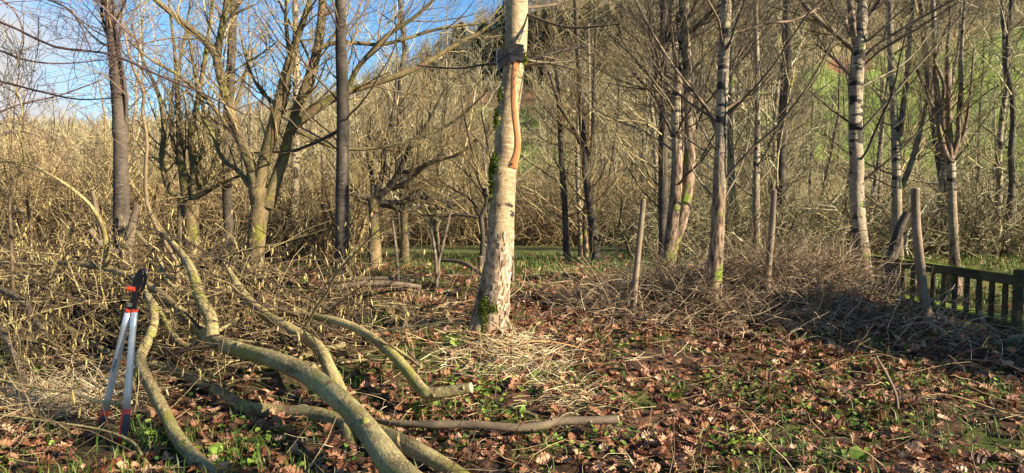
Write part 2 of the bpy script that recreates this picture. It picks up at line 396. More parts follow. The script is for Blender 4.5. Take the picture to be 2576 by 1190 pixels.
def mat_hill():
    m, nt, b = newmat('hillside_ground', .95, .1); g = N_(nt, 'ShaderNodeNewGeometry'); v = g.outputs['Position']
    bk = attr(nt, 'bk'); sp = N_(nt, 'ShaderNodeSeparateXYZ'); nt.links.new(bk, sp.inputs[0])
    c = ramp(nt, noise(nt, v, .35, det=8, rough=.7), [(.3, (.09, .07, .035)), (.5, (.20, .155, .075)), (.7, (.29, .25, .11))])
    fc = ramp(nt, noise(nt, v, .5, det=9, rough=.75), [(.38, (.07, .10, .018)), (.5, (.125, .18, .03)), (.62, (.20, .23, .06)), (.72, (.24, .22, .09))])
    c = mix(nt, sp.outputs[0], c, fc)
    c = mix(nt, sp.outputs[1], c, mix(nt, noise(nt, v, 1.0, det=5), (.13, .055, .03), (.26, .12, .07)))
    nt.links.new(c, b.inputs['Base Color']); bump(nt, b, noise(nt, v, 1.2, det=8, rough=.7), .8, .4); return m
def make_hill():
    px = np.linspace(-700, 3300, 260); s = np.linspace(0, 1.3, 120)
    PX, S = np.meshgrid(px, s)
    D, Z = hill_el(PX, np.minimum(S, 1)); D = 55 + 125 * S
    Z = np.where(S > 1, Z - (S - 1) * 40, Z)
    Z = Z + np.sin(PX * .02 + S * 9) * .5 * S + np.sin(PX * .051 - S * 21) * .3 * S
    X = (PX - 1288) / F * D
    py = 480 - Z / D * F
    bk = np.stack([field_mask(PX, py), red_mask(PX, py), S], -1)
    v = np.stack([X, D, Z + CAMZ], -1).reshape(-1, 3); nx = len(px); ny = len(s)
    i = (np.arange(ny - 1)[:, None] * nx + np.arange(nx - 1)[None]).reshape(-1)
    f = np.stack([i, i + 1, i + nx + 1, i + nx], -1)
    tag(MB().add(v, f, bk).build('hill', mat_hill()), kind='structure')
make_hill()
def make_far_wood():
    n = 4200
    px = rs.uniform(-500, 3100, n); s = rs.uniform(0.02, 1, n) ** .8
    D, Z = hill_el(px, s); py = 480 - Z / D * F
    keep = (field_mask(px, py) < .3) & (red_mask(px, py) < .6); keep |= rs.rand(n) < .07
    px, D, Z = px[keep], D[keep], Z[keep]; n = len(px)
    b = np.stack([(px - 1288) / F * D, D, Z + CAMZ - .3], -1); h = rs.uniform(4, 7.5, n)
    Q = 4; p = np.empty((n, Q, 3))
    for q in range(Q): p[:, q] = b + np.stack([rs.randn(n) * .15 * q, rs.randn(n) * .15 * q, h * q / (Q - 1)], -1)
    r = (h * .017)[:, None] * np.linspace(1, .3, Q)[None]
    mb = MB(); rv = rs.rand(n); mb.tubes(p, r, 3, rv=rv)
    a, ra = sprout(p, r, 9, (1.2, 3.2), .6, (25, 60), .35, 3, .2, 1, rmin=.035); mb.tubes(a, ra, 3, rv=np.clip(np.repeat(rv, 9) + rs.randn(len(a)) * .2, 0, 1))
    c, rc = sprout(a, ra, 4, (.6, 1.6), .7, (25, 60), .3, 2, .2, 1, rmin=.022); mb.tubes(c, rc, 3, rv=np.clip(np.repeat(rv, 36) + rs.randn(len(c)) * .25, 0, 1))
    tag(mb.build('distant_wood', M['far']), 'bare brown wood covering the distant hillside', 'wood', kind='stuff')
    # dark evergreens in a band below the skyline
    k = 0; mb = MB()
    while k < 70:
        x = rs.uniform(1080, 1620); y = rs.uniform(110, 215)
        if abs(y - 170) > 50 * (1 - abs(x - 1300) / 400) or y < np.interp(x, SKX, SKY) + 62: continue
        k += 1
        ss = np.linspace(0.05, 1, 60); dd, zz = hill_el(np.full(60, x), ss); yy = 480 - zz / dd * F
        j = np.argmin(abs(yy - y)); base = np.array([(x - 1288) / F * dd[j], dd[j] - .5, zz[j] + CAMZ - .5]); hh = rs.uniform(6, 10)
        m = 420; u = rs.rand(m) ** .8; rad = (1 - u) * hh * .22 * np.sqrt(rs.rand(m)) + .05; th = rs.rand(m) * 6.28
        c0 = base + np.stack([rad * np.cos(th), rad * np.sin(th), u * hh + .4], -1)
        dirs = np.stack([np.cos(th), np.sin(th), rs.uniform(-.5, .2, m)], -1) * rs.uniform(.3, .8, (m, 1))
        sd = nz(rs.randn(m, 3)) * .22
        v = np.stack([c0 - sd, c0 + sd, c0 + dirs], 1).reshape(-1, 3); mb.add(v, np.arange(m * 3).reshape(-1, 3), rv=np.repeat(rs.rand(m), 3))
    tag(mb.build('distant_conifers', mat_leaf('conifer_needles', [(0, (.018, .03, .02)), (1, (.05, .07, .04))], .8, .1)), 'dark band of evergreens high on the distant hillside', 'conifers', kind='stuff')
make_far_wood()

# ------------------------------------------------------------------ the standing trees one can point to
def tree(name, label, cat, stems, D, mat, twm, n_side=0, side_from=.35, side_len=(.7, 1.8), k2=6, k3=4, limbs=(), sides=16, bumpy=.03, limb_mat=None, tw=(.25, .6), up=.35, extra_ground=True, group=None, kk=1, lsc=1.0):
    """stems: list of rows lists (px,py,r). limbs: the same, thinner, all carry twigs"""
    paths = [pp(s, D, 40 if len(s) > 4 else 20) for s in stems]
    base = paths[0][0][0].copy()
    base[2] = min(base[2], gz(base[0], base[1]))
    t = thing(name, label, cat, base, group)
    tr = MB()
    for i, (p, r) in enumerate(paths):
        if i == 0 and extra_ground:
            p = np.vstack([[p[0][0], p[0][1], base[2] - .12], p]); r = np.concatenate([[r[0] * 1.15], r])
            r = r * (1 + .35 * np.exp(-np.arange(len(r)) / 2.0))
        tr.tubes(p, r, sides, cap=True, bump=bumpy, rv=[.3 + .1 * i])
    tr.build('trunk', mat, t)
    lb = MB(); tw_src = []
    for i, s in enumerate(limbs):
        p, r = pp(s, D, 22); r = r * lsc
        # limbs wander a little towards and away from the viewer
        amp = rs.uniform(-.5, .5); p = p * 1.0; w = np.linspace(0, 1, len(p)) ** 1.5
        dv = (p - np.array([0, 0, CAMZ])); p = np.array([0, 0, CAMZ]) + dv * (1 + amp * w[:, None] / max(D, 1)); r = r * (1 + amp * w / D)
        lb.tubes(p, r, 8, cap=True, bump=.04, rv=[rs.rand()]); tw_src.append((p, r))
    if limbs: lb.build('limb', limb_mat or mat, t)
    cb = MB()
    if n_side:
        for (p, r) in paths:
            L = np.linalg.norm(np.diff(p, axis=0), axis=1).sum()
            if L < .8: continue
            a, ra = sprout(p, r, int(n_side * 1.5), side_len, .26, (50, 85), up * .6, 9, side_from, 1, .09, .3, rmin=.003)
            ra = np.minimum(ra, .0095); cb.tubes(a, ra, 4); tw_src.append((a, ra))
    for p, r in tw_src:
        single = p.ndim == 2
        kq = k2 * 2 if single else k2
        a, ra = sprout(p, r, kq * kk, (tw[0] * 1.2, tw[1] * 1.6), .45, (30, 65), up * .7, 7, .12, 1, .11, rmin=.002); ra = np.minimum(ra, .006 if not single else .009)
        b, rb = sprout(a, ra, k3, (tw[0] * .6, tw[1] * .7), .6, (30, 60), .15, 5, .15, 1, .13, rmin=.0014)
        cb.tubes(a, ra, 3); cb.tubes(b, rb, 3)
        if single:
            c, rc = sprout(b, rb, 3, (.08, .25), .7, (30, 60), .1, 3, .2, 1, .12, rmin=.0012); cb.tubes(c, rc, 3)
    if cb.v: cb.build('twigs', twm, t)
    return t

# central birch carrying the axe
birch_rows = [(1236, 872, 43), (1237, 845, 41), (1240, 800, 38), (1244, 760, 37), (1249, 700, 34.5), (1256, 640, 33), (1261, 560, 32), (1265, 480, 31), (1266, 430, 33), (1272, 390, 29), (1274, 330, 28), (1277, 290, 28), (1286, 225, 27), (1294, 160, 27), (1298, 100, 28), (1300, 40, 28), (1300, -60, 27)]
CB = 4.4
def central_birch():
    p, r = pp(birch_rows, CB, 130); base = p[0].copy(); base[2] = gz(base[0], base[1])
    t = thing('birch_tree', 'birch trunk in the middle of the clearing with the axe stuck in it', 'tree', base)
    p = np.vstack([[p[0][0] - .02, p[0][1], base[2] - .15], p]); r = np.concatenate([[r[0] * 1.3], r])
    mb = MB(); mb.tubes(p, r, 40, bump=.035, rv=[.2]); mb.build('trunk', M['birch'], t)
    # root flare on the left, knots where limbs were cut, all on the left side
    rf = MB()
    for dx, a in ((-1, .5), (-.7, 1.), (.8, .7)):
        q = smooth_path([[base[0] + dx * .02, base[1], base[2] + .42], [base[0] + dx * .075, base[1] - .02 * a, base[2] + .12], [base[0] + dx * .13, base[1] - .06 * a, base[2] - .06]], 12)
        rf.tubes(q, np.linspace(.02, .048, 12), 12, bump=.06, rv=[.6])
    rf.build('root_flare', M['birch'], t)
    for (x, y, rr, up) in ((1243, 408, 11, 12), (1251, 300, 9, 8), (1262, 235, 9, 10), (1262, 152, 9, 6)):
        c = P(x + 7, y, CB - .03); d = np.array([-.022, -.022, .03])
        q = smooth_path([c + [.05, .03, -.05], c + [.0, 0, -.0], c + d * .6], 9); rad = np.array([.030, .032, .030, .028, .026, .024, .022, .016, .004]) * rr / 9
        MB().tubes(q, rad, 12, bump=.08, rv=[.4]).build('knot', M['birch'], t)
    # fluffy moss cushions
    mo = MB()
    spots = [(1240, 412, 12, 22, 500), (1236, 470, 6, 40, 260), (1247, 300, 8, 18, 360), (1258, 240, 6, 14, 200), (1256, 142, 10, 12, 300), (1213, 775, 16, 26, 900), (1200, 830, 15, 26, 800), (1244, 772, 7, 9, 160), (1318, 150, 4, 14, 140)]
    for (x, y, sx, sy, n) in spots:
        q = np.stack([P(x + rs.randn() * sx * .6, y + rs.randn() * sy * .6, 1) for _ in range(n)])
        q = np.array([0, 0, CAMZ]) + (q - np.array([0, 0, CAMZ])) * CB
        ax = np.array([np.interp(q[:, 2], p[:, 2], p[:, 0]), np.interp(q[:, 2], p[:, 2], p[:, 1])]).T; rad = np.interp(q[:, 2], p[:, 2], r)
        dx = np.clip((q[:, 0] - ax[:, 0]) / rad, -.98, .98); rad = rad * 1.03; q[:, 0] = ax[:, 0] + dx * rad; q[:, 1] = ax[:, 1] - np.sqrt(1 - dx ** 2) * rad
        nrm = np.stack([dx, -np.sqrt(1 - dx ** 2), np.full(n, .2)], -1)
        d = nz(nrm + rs.randn(n, 3) * .5) * rs.uniform(.010, .026, (n, 1)); sd = nz(rs.randn(n, 3)) * .005
        q = q - nrm * .002
        mo.add(np.stack([q - sd, q + sd, q + d], 1).reshape(-1, 3), np.arange(n * 3).reshape(-1, 3), rv=np.repeat(rs.rand(n), 3))
    mo.build('moss', M['moss'], t)
    # bark flakes peeling near the foot
    fl = MB(); n = 260
    z = rs.rand(n) ** .8 * .55; zz = base[2] + .04 + z; th = rs.uniform(-1.3, 1.5, n)
    ax = np.stack([np.interp(zz, p[:, 2], p[:, 0]), np.interp(zz, p[:, 2], p[:, 1])], -1); rad = np.interp(zz, p[:, 2], r) * 1.02
    nn = np.stack([np.sin(th), -np.cos(th), np.zeros(n)], -1); tt = np.stack([np.cos(th), np.sin(th), np.zeros(n)], -1)
    c = np.stack([ax[:, 0] + nn[:, 0] * rad, ax[:, 1] + nn[:, 1] * rad, zz], -1); w = rs.uniform(.005, .013, (n, 1)); h = rs.uniform(.008, .028, (n, 1)); k = rs.uniform(.002, .009, (n, 1))
    up = np.array([0, 0, 1.])
    v = np.stack([c - tt * w - up * h, c + tt * w * .8 - up * h * .9, c + tt * w + up * h + nn * k, c - tt * w * .7 + up * h * .9 + nn * k * .6], 1).reshape(-1, 3)
    fl.add(v, np.arange(n * 4).reshape(-1, 4), bk=v, rv=np.repeat(rs.rand(n), 4)); 
    fm = mat_leaf('bark_flake', [(0, (.22, .13, .08)), (1, (.62, .50, .36))], .8, .0)
    fl.build('bark_flakes', fm, t)
    # a few fine branches from the upper trunk
    sb = MB(); 
    for rows in ([(1318, 150, 5, 4.4), (1340, 150, 5, 4.5), (1400, 130, 4, 4.7), (1480, 115, 3, 5)], [(1320, 165, 4, 4.4), (1380, 160, 3, 4.3), (1450, 175, 2, 4.2)], [(1270, 165, 3.5, 4.4), (1225, 162, 3, 4.5), (1150, 172, 2.5, 4.7), (1050, 165, 2, 5)],
                 [(1318, 20, 5, 4.4), (1400, 10, 4, 4.6), (1470, -20, 3, 4.8)], [(1322, 35, 4, 4.4), (1390, 60, 3.5, 4.2), (1450, 70, 3, 4.1), (1560, 60, 2, 4)]):
        q, rr = pp(rows, None, 16); sb.tubes(q, rr, 6, rv=[rs.rand()]); a, ra = sprout(q, rr, 9, (.15, .5), .5, (30, 60), .1, 6, .1, 1, .12, rmin=.0015); b, rb = sprout(a, ra, 4, (.06, .2), .6, rmin=.0012, Q=4); sb.tubes(a, ra, 3); sb.tubes(b, rb, 3)
    sb.build('branches', M['twig_d'], t)
central_birch()

def axe():
    ax_m = mat_plain('oiled_ash_handle', (.50, .20, .065), .35, 0, .5, .25, 14)
    nt = ax_m.node_tree; b = nt.nodes['Principled BSDF']; tc = N_(nt, 'ShaderNodeTexCoord')
    g = noise(nt, tc.outputs['Object'], 60, (1, 1, .06), 4)
    nt.links.new(mix(nt, mrange(nt, g, .35, .65), (.34, .115, .035), (.56, .23, .075)), b.inputs['Base Color'])
    steel = mat_plain('forged_steel', (.030, .024, .022), .55, .4, .5, .5, 50)
    bright = mat_plain('ground_steel', (.26, .25, .25), .4, .8, .5, .2, 60)
    c0 = P(1288, 135, CB)
    t = thing('axe', 'axe with dark steel head and curved orange wooden handle stuck in the birch trunk', 'axe', c0)
    D0 = CB - .155
    # handle: curved oval
    rows = [(1301, 118, 0), (1300, 150, 13.5), (1295, 175, 12), (1293, 205, 12), (1293, 240, 12.5), (1295, 280, 12.5), (1299, 320, 12), (1302, 350, 12), (1301, 375, 12.5), (1297, 395, 14), (1291, 412, 17), (1289, 424, 17)]
    ks = []
    for i, (x, y, w) in enumerate(rows):
        D = D0 + .01; ks.append(list(P(x, y, D)) + [max(w, 10) * D / F * .72])
    q = smooth_path(ks, 44); hb = MB(); k = 18
    th = np.arange(k) / k * 2 * np.pi; ring = []
    for i in range(44):
        a = q[i, 3]; e = np.sign(np.cos(th)) * np.abs(np.cos(th)) ** .8
        ring.append(np.stack([q[i, 0] + a * e, q[i, 1] + .0115 * np.sin(th), np.full(k, q[i, 2])], -1))
    ring[-1][:, 2] += -(ring[-1][:, 0] - q[-1, 0]) * .25; ring[-2][:, 2] += -(ring[-2][:, 0] - q[-2, 0]) * .15
    v = np.concatenate(ring + [q[-1:, :3] , q[:1, :3]]); f = [[i * k + j, i * k + (j + 1) % k, (i + 1) * k + (j + 1) % k, (i + 1) * k + j] for i in range(43) for j in range(k)]
    hb.add(v, np.array(f)); n0 = 44 * k
    hb.f.append(np.array([[43 * k + j, 43 * k + (j + 1) % k, n0] for j in range(k)])); hb.mi.append(np.zeros(k, int))
    h = hb.build('handle', ax_m, t)
    ho = MB(); c = P(1287, 413, D0 - .004); ho.tubes(np.array([c + [0, -.0002, 0], c + [0, .012, 0]]), np.array([.0075, .0075]), 14, cap=True)
    hole = ho.build('lanyard_hole', mat_plain('hole_dark', (.02, .012, .01), .9), t)
    # head profile in the picture plane, extruded in depth; the bit runs to the left into the wood
    prof = [(1318, 114), (1319, 156), (1311, 158), (1305, 153), (1299, 155), (1293, 161), (1287, 161), (1282, 155), (1275, 158), (1266, 166), (1258, 172), (1252, 178), (1249, 160), (1248, 140), (1250, 122), (1258, 124), (1268, 120), (1278, 121), (1284, 117), (1290, 113), (1300, 111)]
    def slab(prof, th0, inset):
        n = len(prof); cx = np.mean([p_[0] for p_ in prof]); vs = []
        for s, w in ((-1, inset), (-1, 0), (1, 0), (1, inset)):
            for (x, y) in prof:
                tfac = th0 * min(1, max(.12, (x - 1244) / 44)); xx = x + (cx - x) * w; yy = y + (138 - y) * w
                v = P(xx, yy, D0 + .015); v[1] += s * tfac * (1 if w else .75); vs.append(v)
        fs = []
        for l in range(3):
            for i in range(n): fs.append([l * n + i, l * n + (i + 1) % n, (l + 1) * n + (i + 1) % n, (l + 1) * n + i])
        return np.array(vs), fs, n
    vs, fs, n = slab(prof, .026, .06)
    me = bpy.data.meshes.new('head'); allf = [list(x) for x in fs] + [list(range(n))[::-1], list(range(3 * n, 4 * n))]
    me.from_pydata([tuple(x) for x in vs], [], allf); me.materials.append(steel); me.materials.append(bright)
    xb = P(1256, 140, D0)[0]
    for pl in me.polygons:
        if pl.center.x < xb: pl.material_index = 1
    o = bpy.data.objects.new('head', me); col.objects.link(o); o.parent = t; o.location = -t.location
    m = o.modifiers.new('b', 'BEVEL'); m.width = .002; m.segments = 2; m.limit_method = 'ANGLE'
    w = MB(); c = P(1300, 111, D0 + .015); w.tubes(np.array([c + [0, 0, -.01], c + [0, 0, .006]]), np.array([.014, .013]), 12, cap=True); w.build('wedge_end', ax_m, t)
axe()

def loppers():
    D = 2.95
    alu = mat_plain('brushed_aluminium', (.66, .65, .64), .35, .5, .5, .08, 40)
    red = mat_plain('red_plastic', (.72, .045, .015), .4, 0, .5, .1); blk = mat_plain('black_steel', (.012, .012, .014), .35, .3, .5, .3)
    grey = mat_plain('dark_rubber', (.05, .055, .065), .6, 0, .3, .2); bolt = mat_plain('bolt_steel', (.45, .45, .44), .3, .9); ink = mat_plain('ink', (.02, .02, .05), .7)
    g0 = P(310, 1115, D); t = thing('loppers', 'long handled loppers with silver arms and red grips propped upright in the brush', 'loppers', g0)
    def oval(a, b, w0, w1, mat, name, par, d=.8, seg=6, fl=False):
        p0, p1 = np.array(a), np.array(b); mb = MB(); k = 18; th = np.arange(k) / k * 2 * np.pi; R_ = []
        ax = nz((p1 - p0)[None])[0]; sx = nz(np.cross(ax, [0, 1, 0])[None])[0]; sy = np.cross(ax, sx)
        for i in range(seg + 1):
            u = i / seg; w = w0 + (w1 - w0) * u
            sh = 1.0 - (.12 if (fl and i in (0, seg)) else 0)
            R_.append(p0 + (p1 - p0) * u + w * sh * (np.cos(th)[:, None] * sx + d * np.sin(th)[:, None] * sy))
        v = np.concatenate(R_ + [p0[None], p1[None]]); n0 = (seg + 1) * k
        f = np.array([[i * k + j, i * k + (j + 1) % k, (i + 1) * k + (j + 1) % k, (i + 1) * k + j] for i in range(seg) for j in range(k)])
        mb.add(v, f)
        mb.f.append(np.array([[(j + 1) % k, j, n0] for j in range(k)])); mb.mi.append(np.zeros(k, int))
        mb.f.append(np.array([[seg * k + j, seg * k + (j + 1) % k, n0 + 1] for j in range(k)])); mb.mi.append(np.zeros(k, int))
        return mb.build(name, mat, par)
    u = D / F
    arms = []
    for (a, b, c, dd) in (((323, 783), (264, 1035), (240, 1108), .05), ((338, 783), (318, 1033), (308, 1116), -.03)):
        pa, pb, pc = P(*a, D), P(*b, D + dd), P(*c, D + dd * 1.3)
        arm = oval(pa, pb, 8.5 * u, 9.5 * u, alu, 'arm', t)
        oval(pa + (pb - pa) * -.02, pa + (pb - pa) * .004, 9.6 * u, 9.6 * u, red, 'collar', t)
        grip = oval(pb - (pc - pb) * .06, pc, 11.5 * u, 10 * u, red, 'grip', t, fl=True)
        off = np.array([.004, -.004, 0]); oval(pb + (pc - pb) * .08 + off, pb + (pc - pb) * .88 + off, 9.5 * u, 8.2 * u, grey, 'grip_insert', t, fl=True)
        # groove lines pressed along the arm
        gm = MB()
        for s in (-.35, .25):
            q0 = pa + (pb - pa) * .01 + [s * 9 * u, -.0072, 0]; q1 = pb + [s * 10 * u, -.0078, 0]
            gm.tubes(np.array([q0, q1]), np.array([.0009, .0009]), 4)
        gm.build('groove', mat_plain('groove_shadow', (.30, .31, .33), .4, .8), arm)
        arms.append((pa, pb))
    def plate(pts, name, mat, depth, y0, bev=.0015):
        n = len(pts); v = []
        for s in (-1, 1):
            for (x, y) in pts: q = P(x, y, D); q[1] += y0 + s * depth; v.append(tuple(q))
        f = [list(range(n))[::-1], list(range(n, 2 * n))] + [[i, (i + 1) % n, n + (i + 1) % n, n + i] for i in range(n)]
        me = bpy.data.meshes.new(name); me.from_pydata(v, [], f); me.materials.append(mat); o = bpy.data.objects.new(name, me); col.objects.link(o); o.parent = t; o.location = -t.location
        m = o.modifiers.new('b', 'BEVEL'); m.width = bev; m.segments = 2; return o
    def smoothp(pts, n): return [tuple(x) for x in smooth_path(pts, n)]
    plate(smoothp([(334, 735), (333, 715), (339, 696), (348, 681), (355, 675), (360, 684), (361, 700), (358, 716), (350, 729), (343, 740)], 26), 'blade', blk, .0022, -.003)
    plate(smoothp([(345, 742), (353, 730), (359, 716), (362, 698), (360, 682), (356, 676), (364, 688), (366, 704), (361, 724), (352, 738)], 26), 'hook', blk, .006, .007)
    plate([(336, 732), (348, 734), (346, 760), (345, 781), (331, 781), (330, 768)], 'blade_shank', blk, .004, -.006)
    plate([(338, 730), (328, 752), (322, 770), (314, 783), (332, 783), (340, 765), (350, 740)], 'hook_shank', blk, .004, .005)
    for (x, y, rr, m, nm) in ((335, 726, 6, bolt, 'blade_pivot'), (331, 766, 5.5, bolt, 'handle_pivot')):
        c = P(x, y, D); mb = MB(); mb.tubes(np.array([c + [0, -.016, 0], c + [0, .012, 0]]), np.array([rr * u, rr * u]), 8 if 'pivot' in nm else 14, cap=True); mb.build(nm, m, t, smooth=False)
    c = P(331, 727, D - .01); mb = MB(); mb.tubes(np.array([c + [-.014, 0, .002], c + [0, -.002, 0], c + [.013, 0, -.001]]), np.array([.0095, .0085, .0095]), 12, cap=True); mb.build('bumper', red, t)
    # the handwritten name on the left arm
    for (txt, f0, sz) in (('Phillips', .46, .020),):
        pa, pb = arms[0]; tx = bpy.data.curves.new('handwriting', 'FONT'); tx.body = txt; tx.size = sz; tx.shear = .3; tx.extrude = .0003; tx.align_x = 'LEFT'; tx.align_y = 'CENTER'
        o = bpy.data.objects.new('handwriting', tx); col.objects.link(o)
        d = Vector(pb - pa).normalized(); yv = Vector((0, -1, 0)); yv = (yv - d * yv.dot(d)).normalized(); up = yv.cross(d)
        mt = Matrix((d, up, yv)).transposed().to_4x4(); mt.translation = Vector(pa + (pb - pa) * f0) + yv * .0118 * 1.0
        bpy.context.view_layer.update()
        me = bpy.data.meshes.new_from_object(o.evaluated_get(bpy.context.evaluated_depsgraph_get())); bpy.data.objects.remove(o)
        me.transform(mt); me.materials.clear(); me.materials.append(ink); h = bpy.data.objects.new('handwriting', me); col.objects.link(h); h.parent = t; h.location = -t.location
loppers()

# hand-placed standing trees (picture pixel, picture pixel, radius in pixels)
tree('alder_tree', 'dark banded trunk with pale grey upper bark, leftmost standing trunk', 'tree',
     [[(313, 660, 22), (306, 560, 20), (305, 450, 18), (303, 360, 16), (302, 330, 18), (300, 290, 16), (292, 190, 15), (285, 110, 14), (277, 40, 13), (270, -80, 12)]], 6.0, M['dark'], M['twig_b'],
     n_side=7, side_from=.75, limbs=[[(305, 340, 6), (318, 280, 5), (312, 200, 4), (300, 100, 3), (310, 0, 2)], [(290, 130, 5), (260, 60, 4), (255, 0, 3)]])
tree('hazel_stump', 'cut hazel stool with thick mossy stubs around the leftmost trunk', 'stump',
     [[(320, 640, 13), (335, 560, 10), (346, 515, 8)], [(300, 640, 11), (262, 620, 9), (225, 580, 7)], [(258, 600, 8), (244, 540, 6), (232, 480, 5)]], 5.8, M['poledark'], M['twig_b'], bumpy=.08)
tree('alder_tree', 'slim blackish trunk between the mossy coppiced hazel and the big forked hazel', 'tree',
     [[(577, 640, 13), (575, 560, 12), (570, 450, 12), (572, 340, 11), (577, 250, 11), (583, 120, 10), (587, 30, 9), (588, -80, 9)]], 8.0, M['dark'], M['twig_b'], n_side=12, side_from=.45, k2=4)
tree('alder_tree', 'straight dark trunk with lit right edge standing right of the big forked hazel', 'tree',
     [[(860, 695, 18), (860, 620, 17), (861, 500, 17), (862, 380, 16), (862, 250, 15.5), (859, 150, 14.5), (857, 60, 13), (855, -80, 13)]], 6.3, M['dark'], M['twig_b'], n_side=10, side_from=.4, k2=4,
     limbs=[[(850, 330, 5), (790, 360, 4), (730, 380, 3), (640, 385, 2)]])
tree('birch_tree', 'thin black and white birch directly behind the big forked hazel', 'tree',
     [[(741, 600, 11), (741, 520, 11), (743, 400, 10), (746, 250, 9), (744, 120, 8), (742, -60, 6)]], 10.5, M['birch_far'], M['twig_y'], n_side=14, side_from=.3, k2=4)
tree('hazel_tree', 'bushy mossy coppiced hazel with a blackened stem left of the slim trunk', 'tree',
     [[(484, 625, 19), (482, 560, 17), (480, 515, 20)], [(455, 620, 11), (456, 560, 10), (458, 500, 11)]], 7.8, M['old'], M['twig_y'], limb_mat=M['hazel'], lsc=1.0, k2=7, k3=5,
     limbs=[[(470, 505, 12), (460, 440, 10), (452, 350, 8), (447, 250, 6), (440, 140, 4), (425, 0, 3)], [(465, 500, 9), (425, 475, 8), (408, 400, 7), (412, 320, 6), (400, 240, 5), (360, 150, 3), (330, 60, 2)],
            [(490, 500, 12), (487, 420, 10), (480, 340, 8), (500, 240, 6), (520, 120, 5), (535, 0, 3)], [(485, 500, 9), (520, 480, 7), (560, 460, 5), (610, 440, 3)], [(490, 495, 8), (530, 430, 6), (560, 350, 5), (600, 240, 4), (640, 120, 2)],
            [(480, 460, 6), (440, 380, 5), (430, 260, 4), (460, 120, 3), (480, 0, 2)], [(480, 480, 7), (505, 400, 6), (515, 300, 5), (490, 180, 4), (470, 60, 2)]])
tree('hazel_tree', 'big forked hazel with thick mossy stems left of the straight dark trunk', 'tree',
     [[(645, 710, 26), (643, 640, 22), (648, 570, 23), (655, 520, 24), (652, 475, 26)]], 6.6, M['old'], M['twig_y'], limb_mat=M['hazel'], k2=5, k3=4, sides=24, bumpy=.06,
     limbs=[[(648, 480, 18), (632, 420, 14), (612, 370, 13), (590, 310, 12), (572, 260, 11), (552, 180, 11), (538, 130, 10), (490, 80, 8), (440, 40, 7), (380, -10, 6), (340, -50, 5)],
            [(545, 150, 10), (556, 80, 8), (568, 20, 7), (575, -60, 6)],
            [(652, 480, 17), (665, 400, 15), (685, 330, 15), (702, 260, 14), (716, 200, 13), (735, 130, 10), (760, 60, 8), (780, 0, 7), (790, -60, 6)],
            [(672, 520, 20), (695, 450, 15), (715, 390, 14), (728, 340, 13), (745, 290, 14), (770, 220, 14), (790, 160, 12), (803, 100, 11), (810, 30, 10), (812, -60, 9)],
            [(728, 330, 12), (760, 300, 12), (800, 270, 11), (840, 245, 12), (880, 228, 10), (940, 210, 9), (1000, 190, 8), (1050, 170, 8), (1100, 140, 7), (1150, 110, 6), (1210, 80, 4), (1260, 40, 3)],
            [(795, 125, 6), (840, 108, 5.5), (900, 108, 5), (960, 112, 4.5), (1030, 95, 4), (1080, 78, 4), (1150, 65, 3.5), (1220, 55, 3), (1260, 15, 2)],
            [(875, 225, 8), (895, 180, 7), (930, 135, 6.5), (980, 85, 6), (1040, 45, 5), (1090, 0, 4), (1130, -50, 3)],
            [(722, 322, 6), (760, 335, 5.5), (800, 355, 5), (850, 372, 5), (920, 375, 4.5), (1000, 362, 4), (1080, 335, 3.5), (1150, 300, 3), (1220, 235, 2)],
            [(735, 320, 6), (770, 250, 5), (790, 200, 4), (770, 130, 3), (730, 60, 3), (700, 0, 2)], [(655, 490, 8), (630, 470, 7), (600, 430, 6), (560, 400, 5), (530, 330, 4), (490, 260, 3)],
            [(612, 360, 8), (575, 320, 6), (520, 250, 5), (450, 190, 4), (380, 150, 3), (320, 100, 2)], [(690, 320, 6), (720, 250, 6), (728, 160, 5), (720, 60, 5), (722, -40, 4)],
            [(700, 270, 6), (650, 220, 4), (620, 150, 3), (600, 60, 2)]])
tree('hazel_tree', 'low pollarded hazel with horizontal limbs right of the straight dark trunk', 'tree',
     [[(942, 610, 13), (940, 550, 12), (938, 500, 13)]], 8.8, M['old'], M['twig_y'], limb_mat=M['dark'], lsc=1.15, k2=7, k3=5,
     limbs=[[(936, 500, 8), (905, 492, 6), (880, 488, 4)], [(942, 502, 9), (975, 475, 8), (1005, 430, 7), (1030, 370, 5), (1080, 300, 4), (1120, 220, 2)], [(940, 498, 7), (935, 440, 5), (925, 380, 4), (930, 300, 3)],
            [(945, 500, 8), (960, 440, 6), (970, 370, 5), (990, 280, 4), (1000, 180, 2)], [(945, 505, 7), (1000, 510, 6), (1060, 495, 5), (1130, 505, 3), (1180, 500, 2)], [(975, 475, 6), (1020, 460, 5), (1080, 410, 4), (1150, 390, 3), (1200, 350, 2)], [(1000, 435, 5), (1050, 425, 4), (1100, 400, 3), (1160, 330, 2)]])
tree('hazel_tree', 'short mossy stub trunk with a flat fan of twigs behind the thin poking sticks', 'tree',
     [[(1017, 610, 9), (1016, 570, 9), (1016, 530, 10)]], 9.8, M['old'], M['twig_y'], limb_mat=M['dark'], k2=6, k3=4,
     limbs=[[(1012, 532, 6), (980, 520, 5), (930, 515, 3), (890, 500, 2)], [(1018, 532, 6), (1060, 520, 5), (1110, 525, 4), (1160, 510, 2)], [(1016, 530, 5), (1030, 490, 4), (1070, 470, 3), (1120, 430, 2)]])
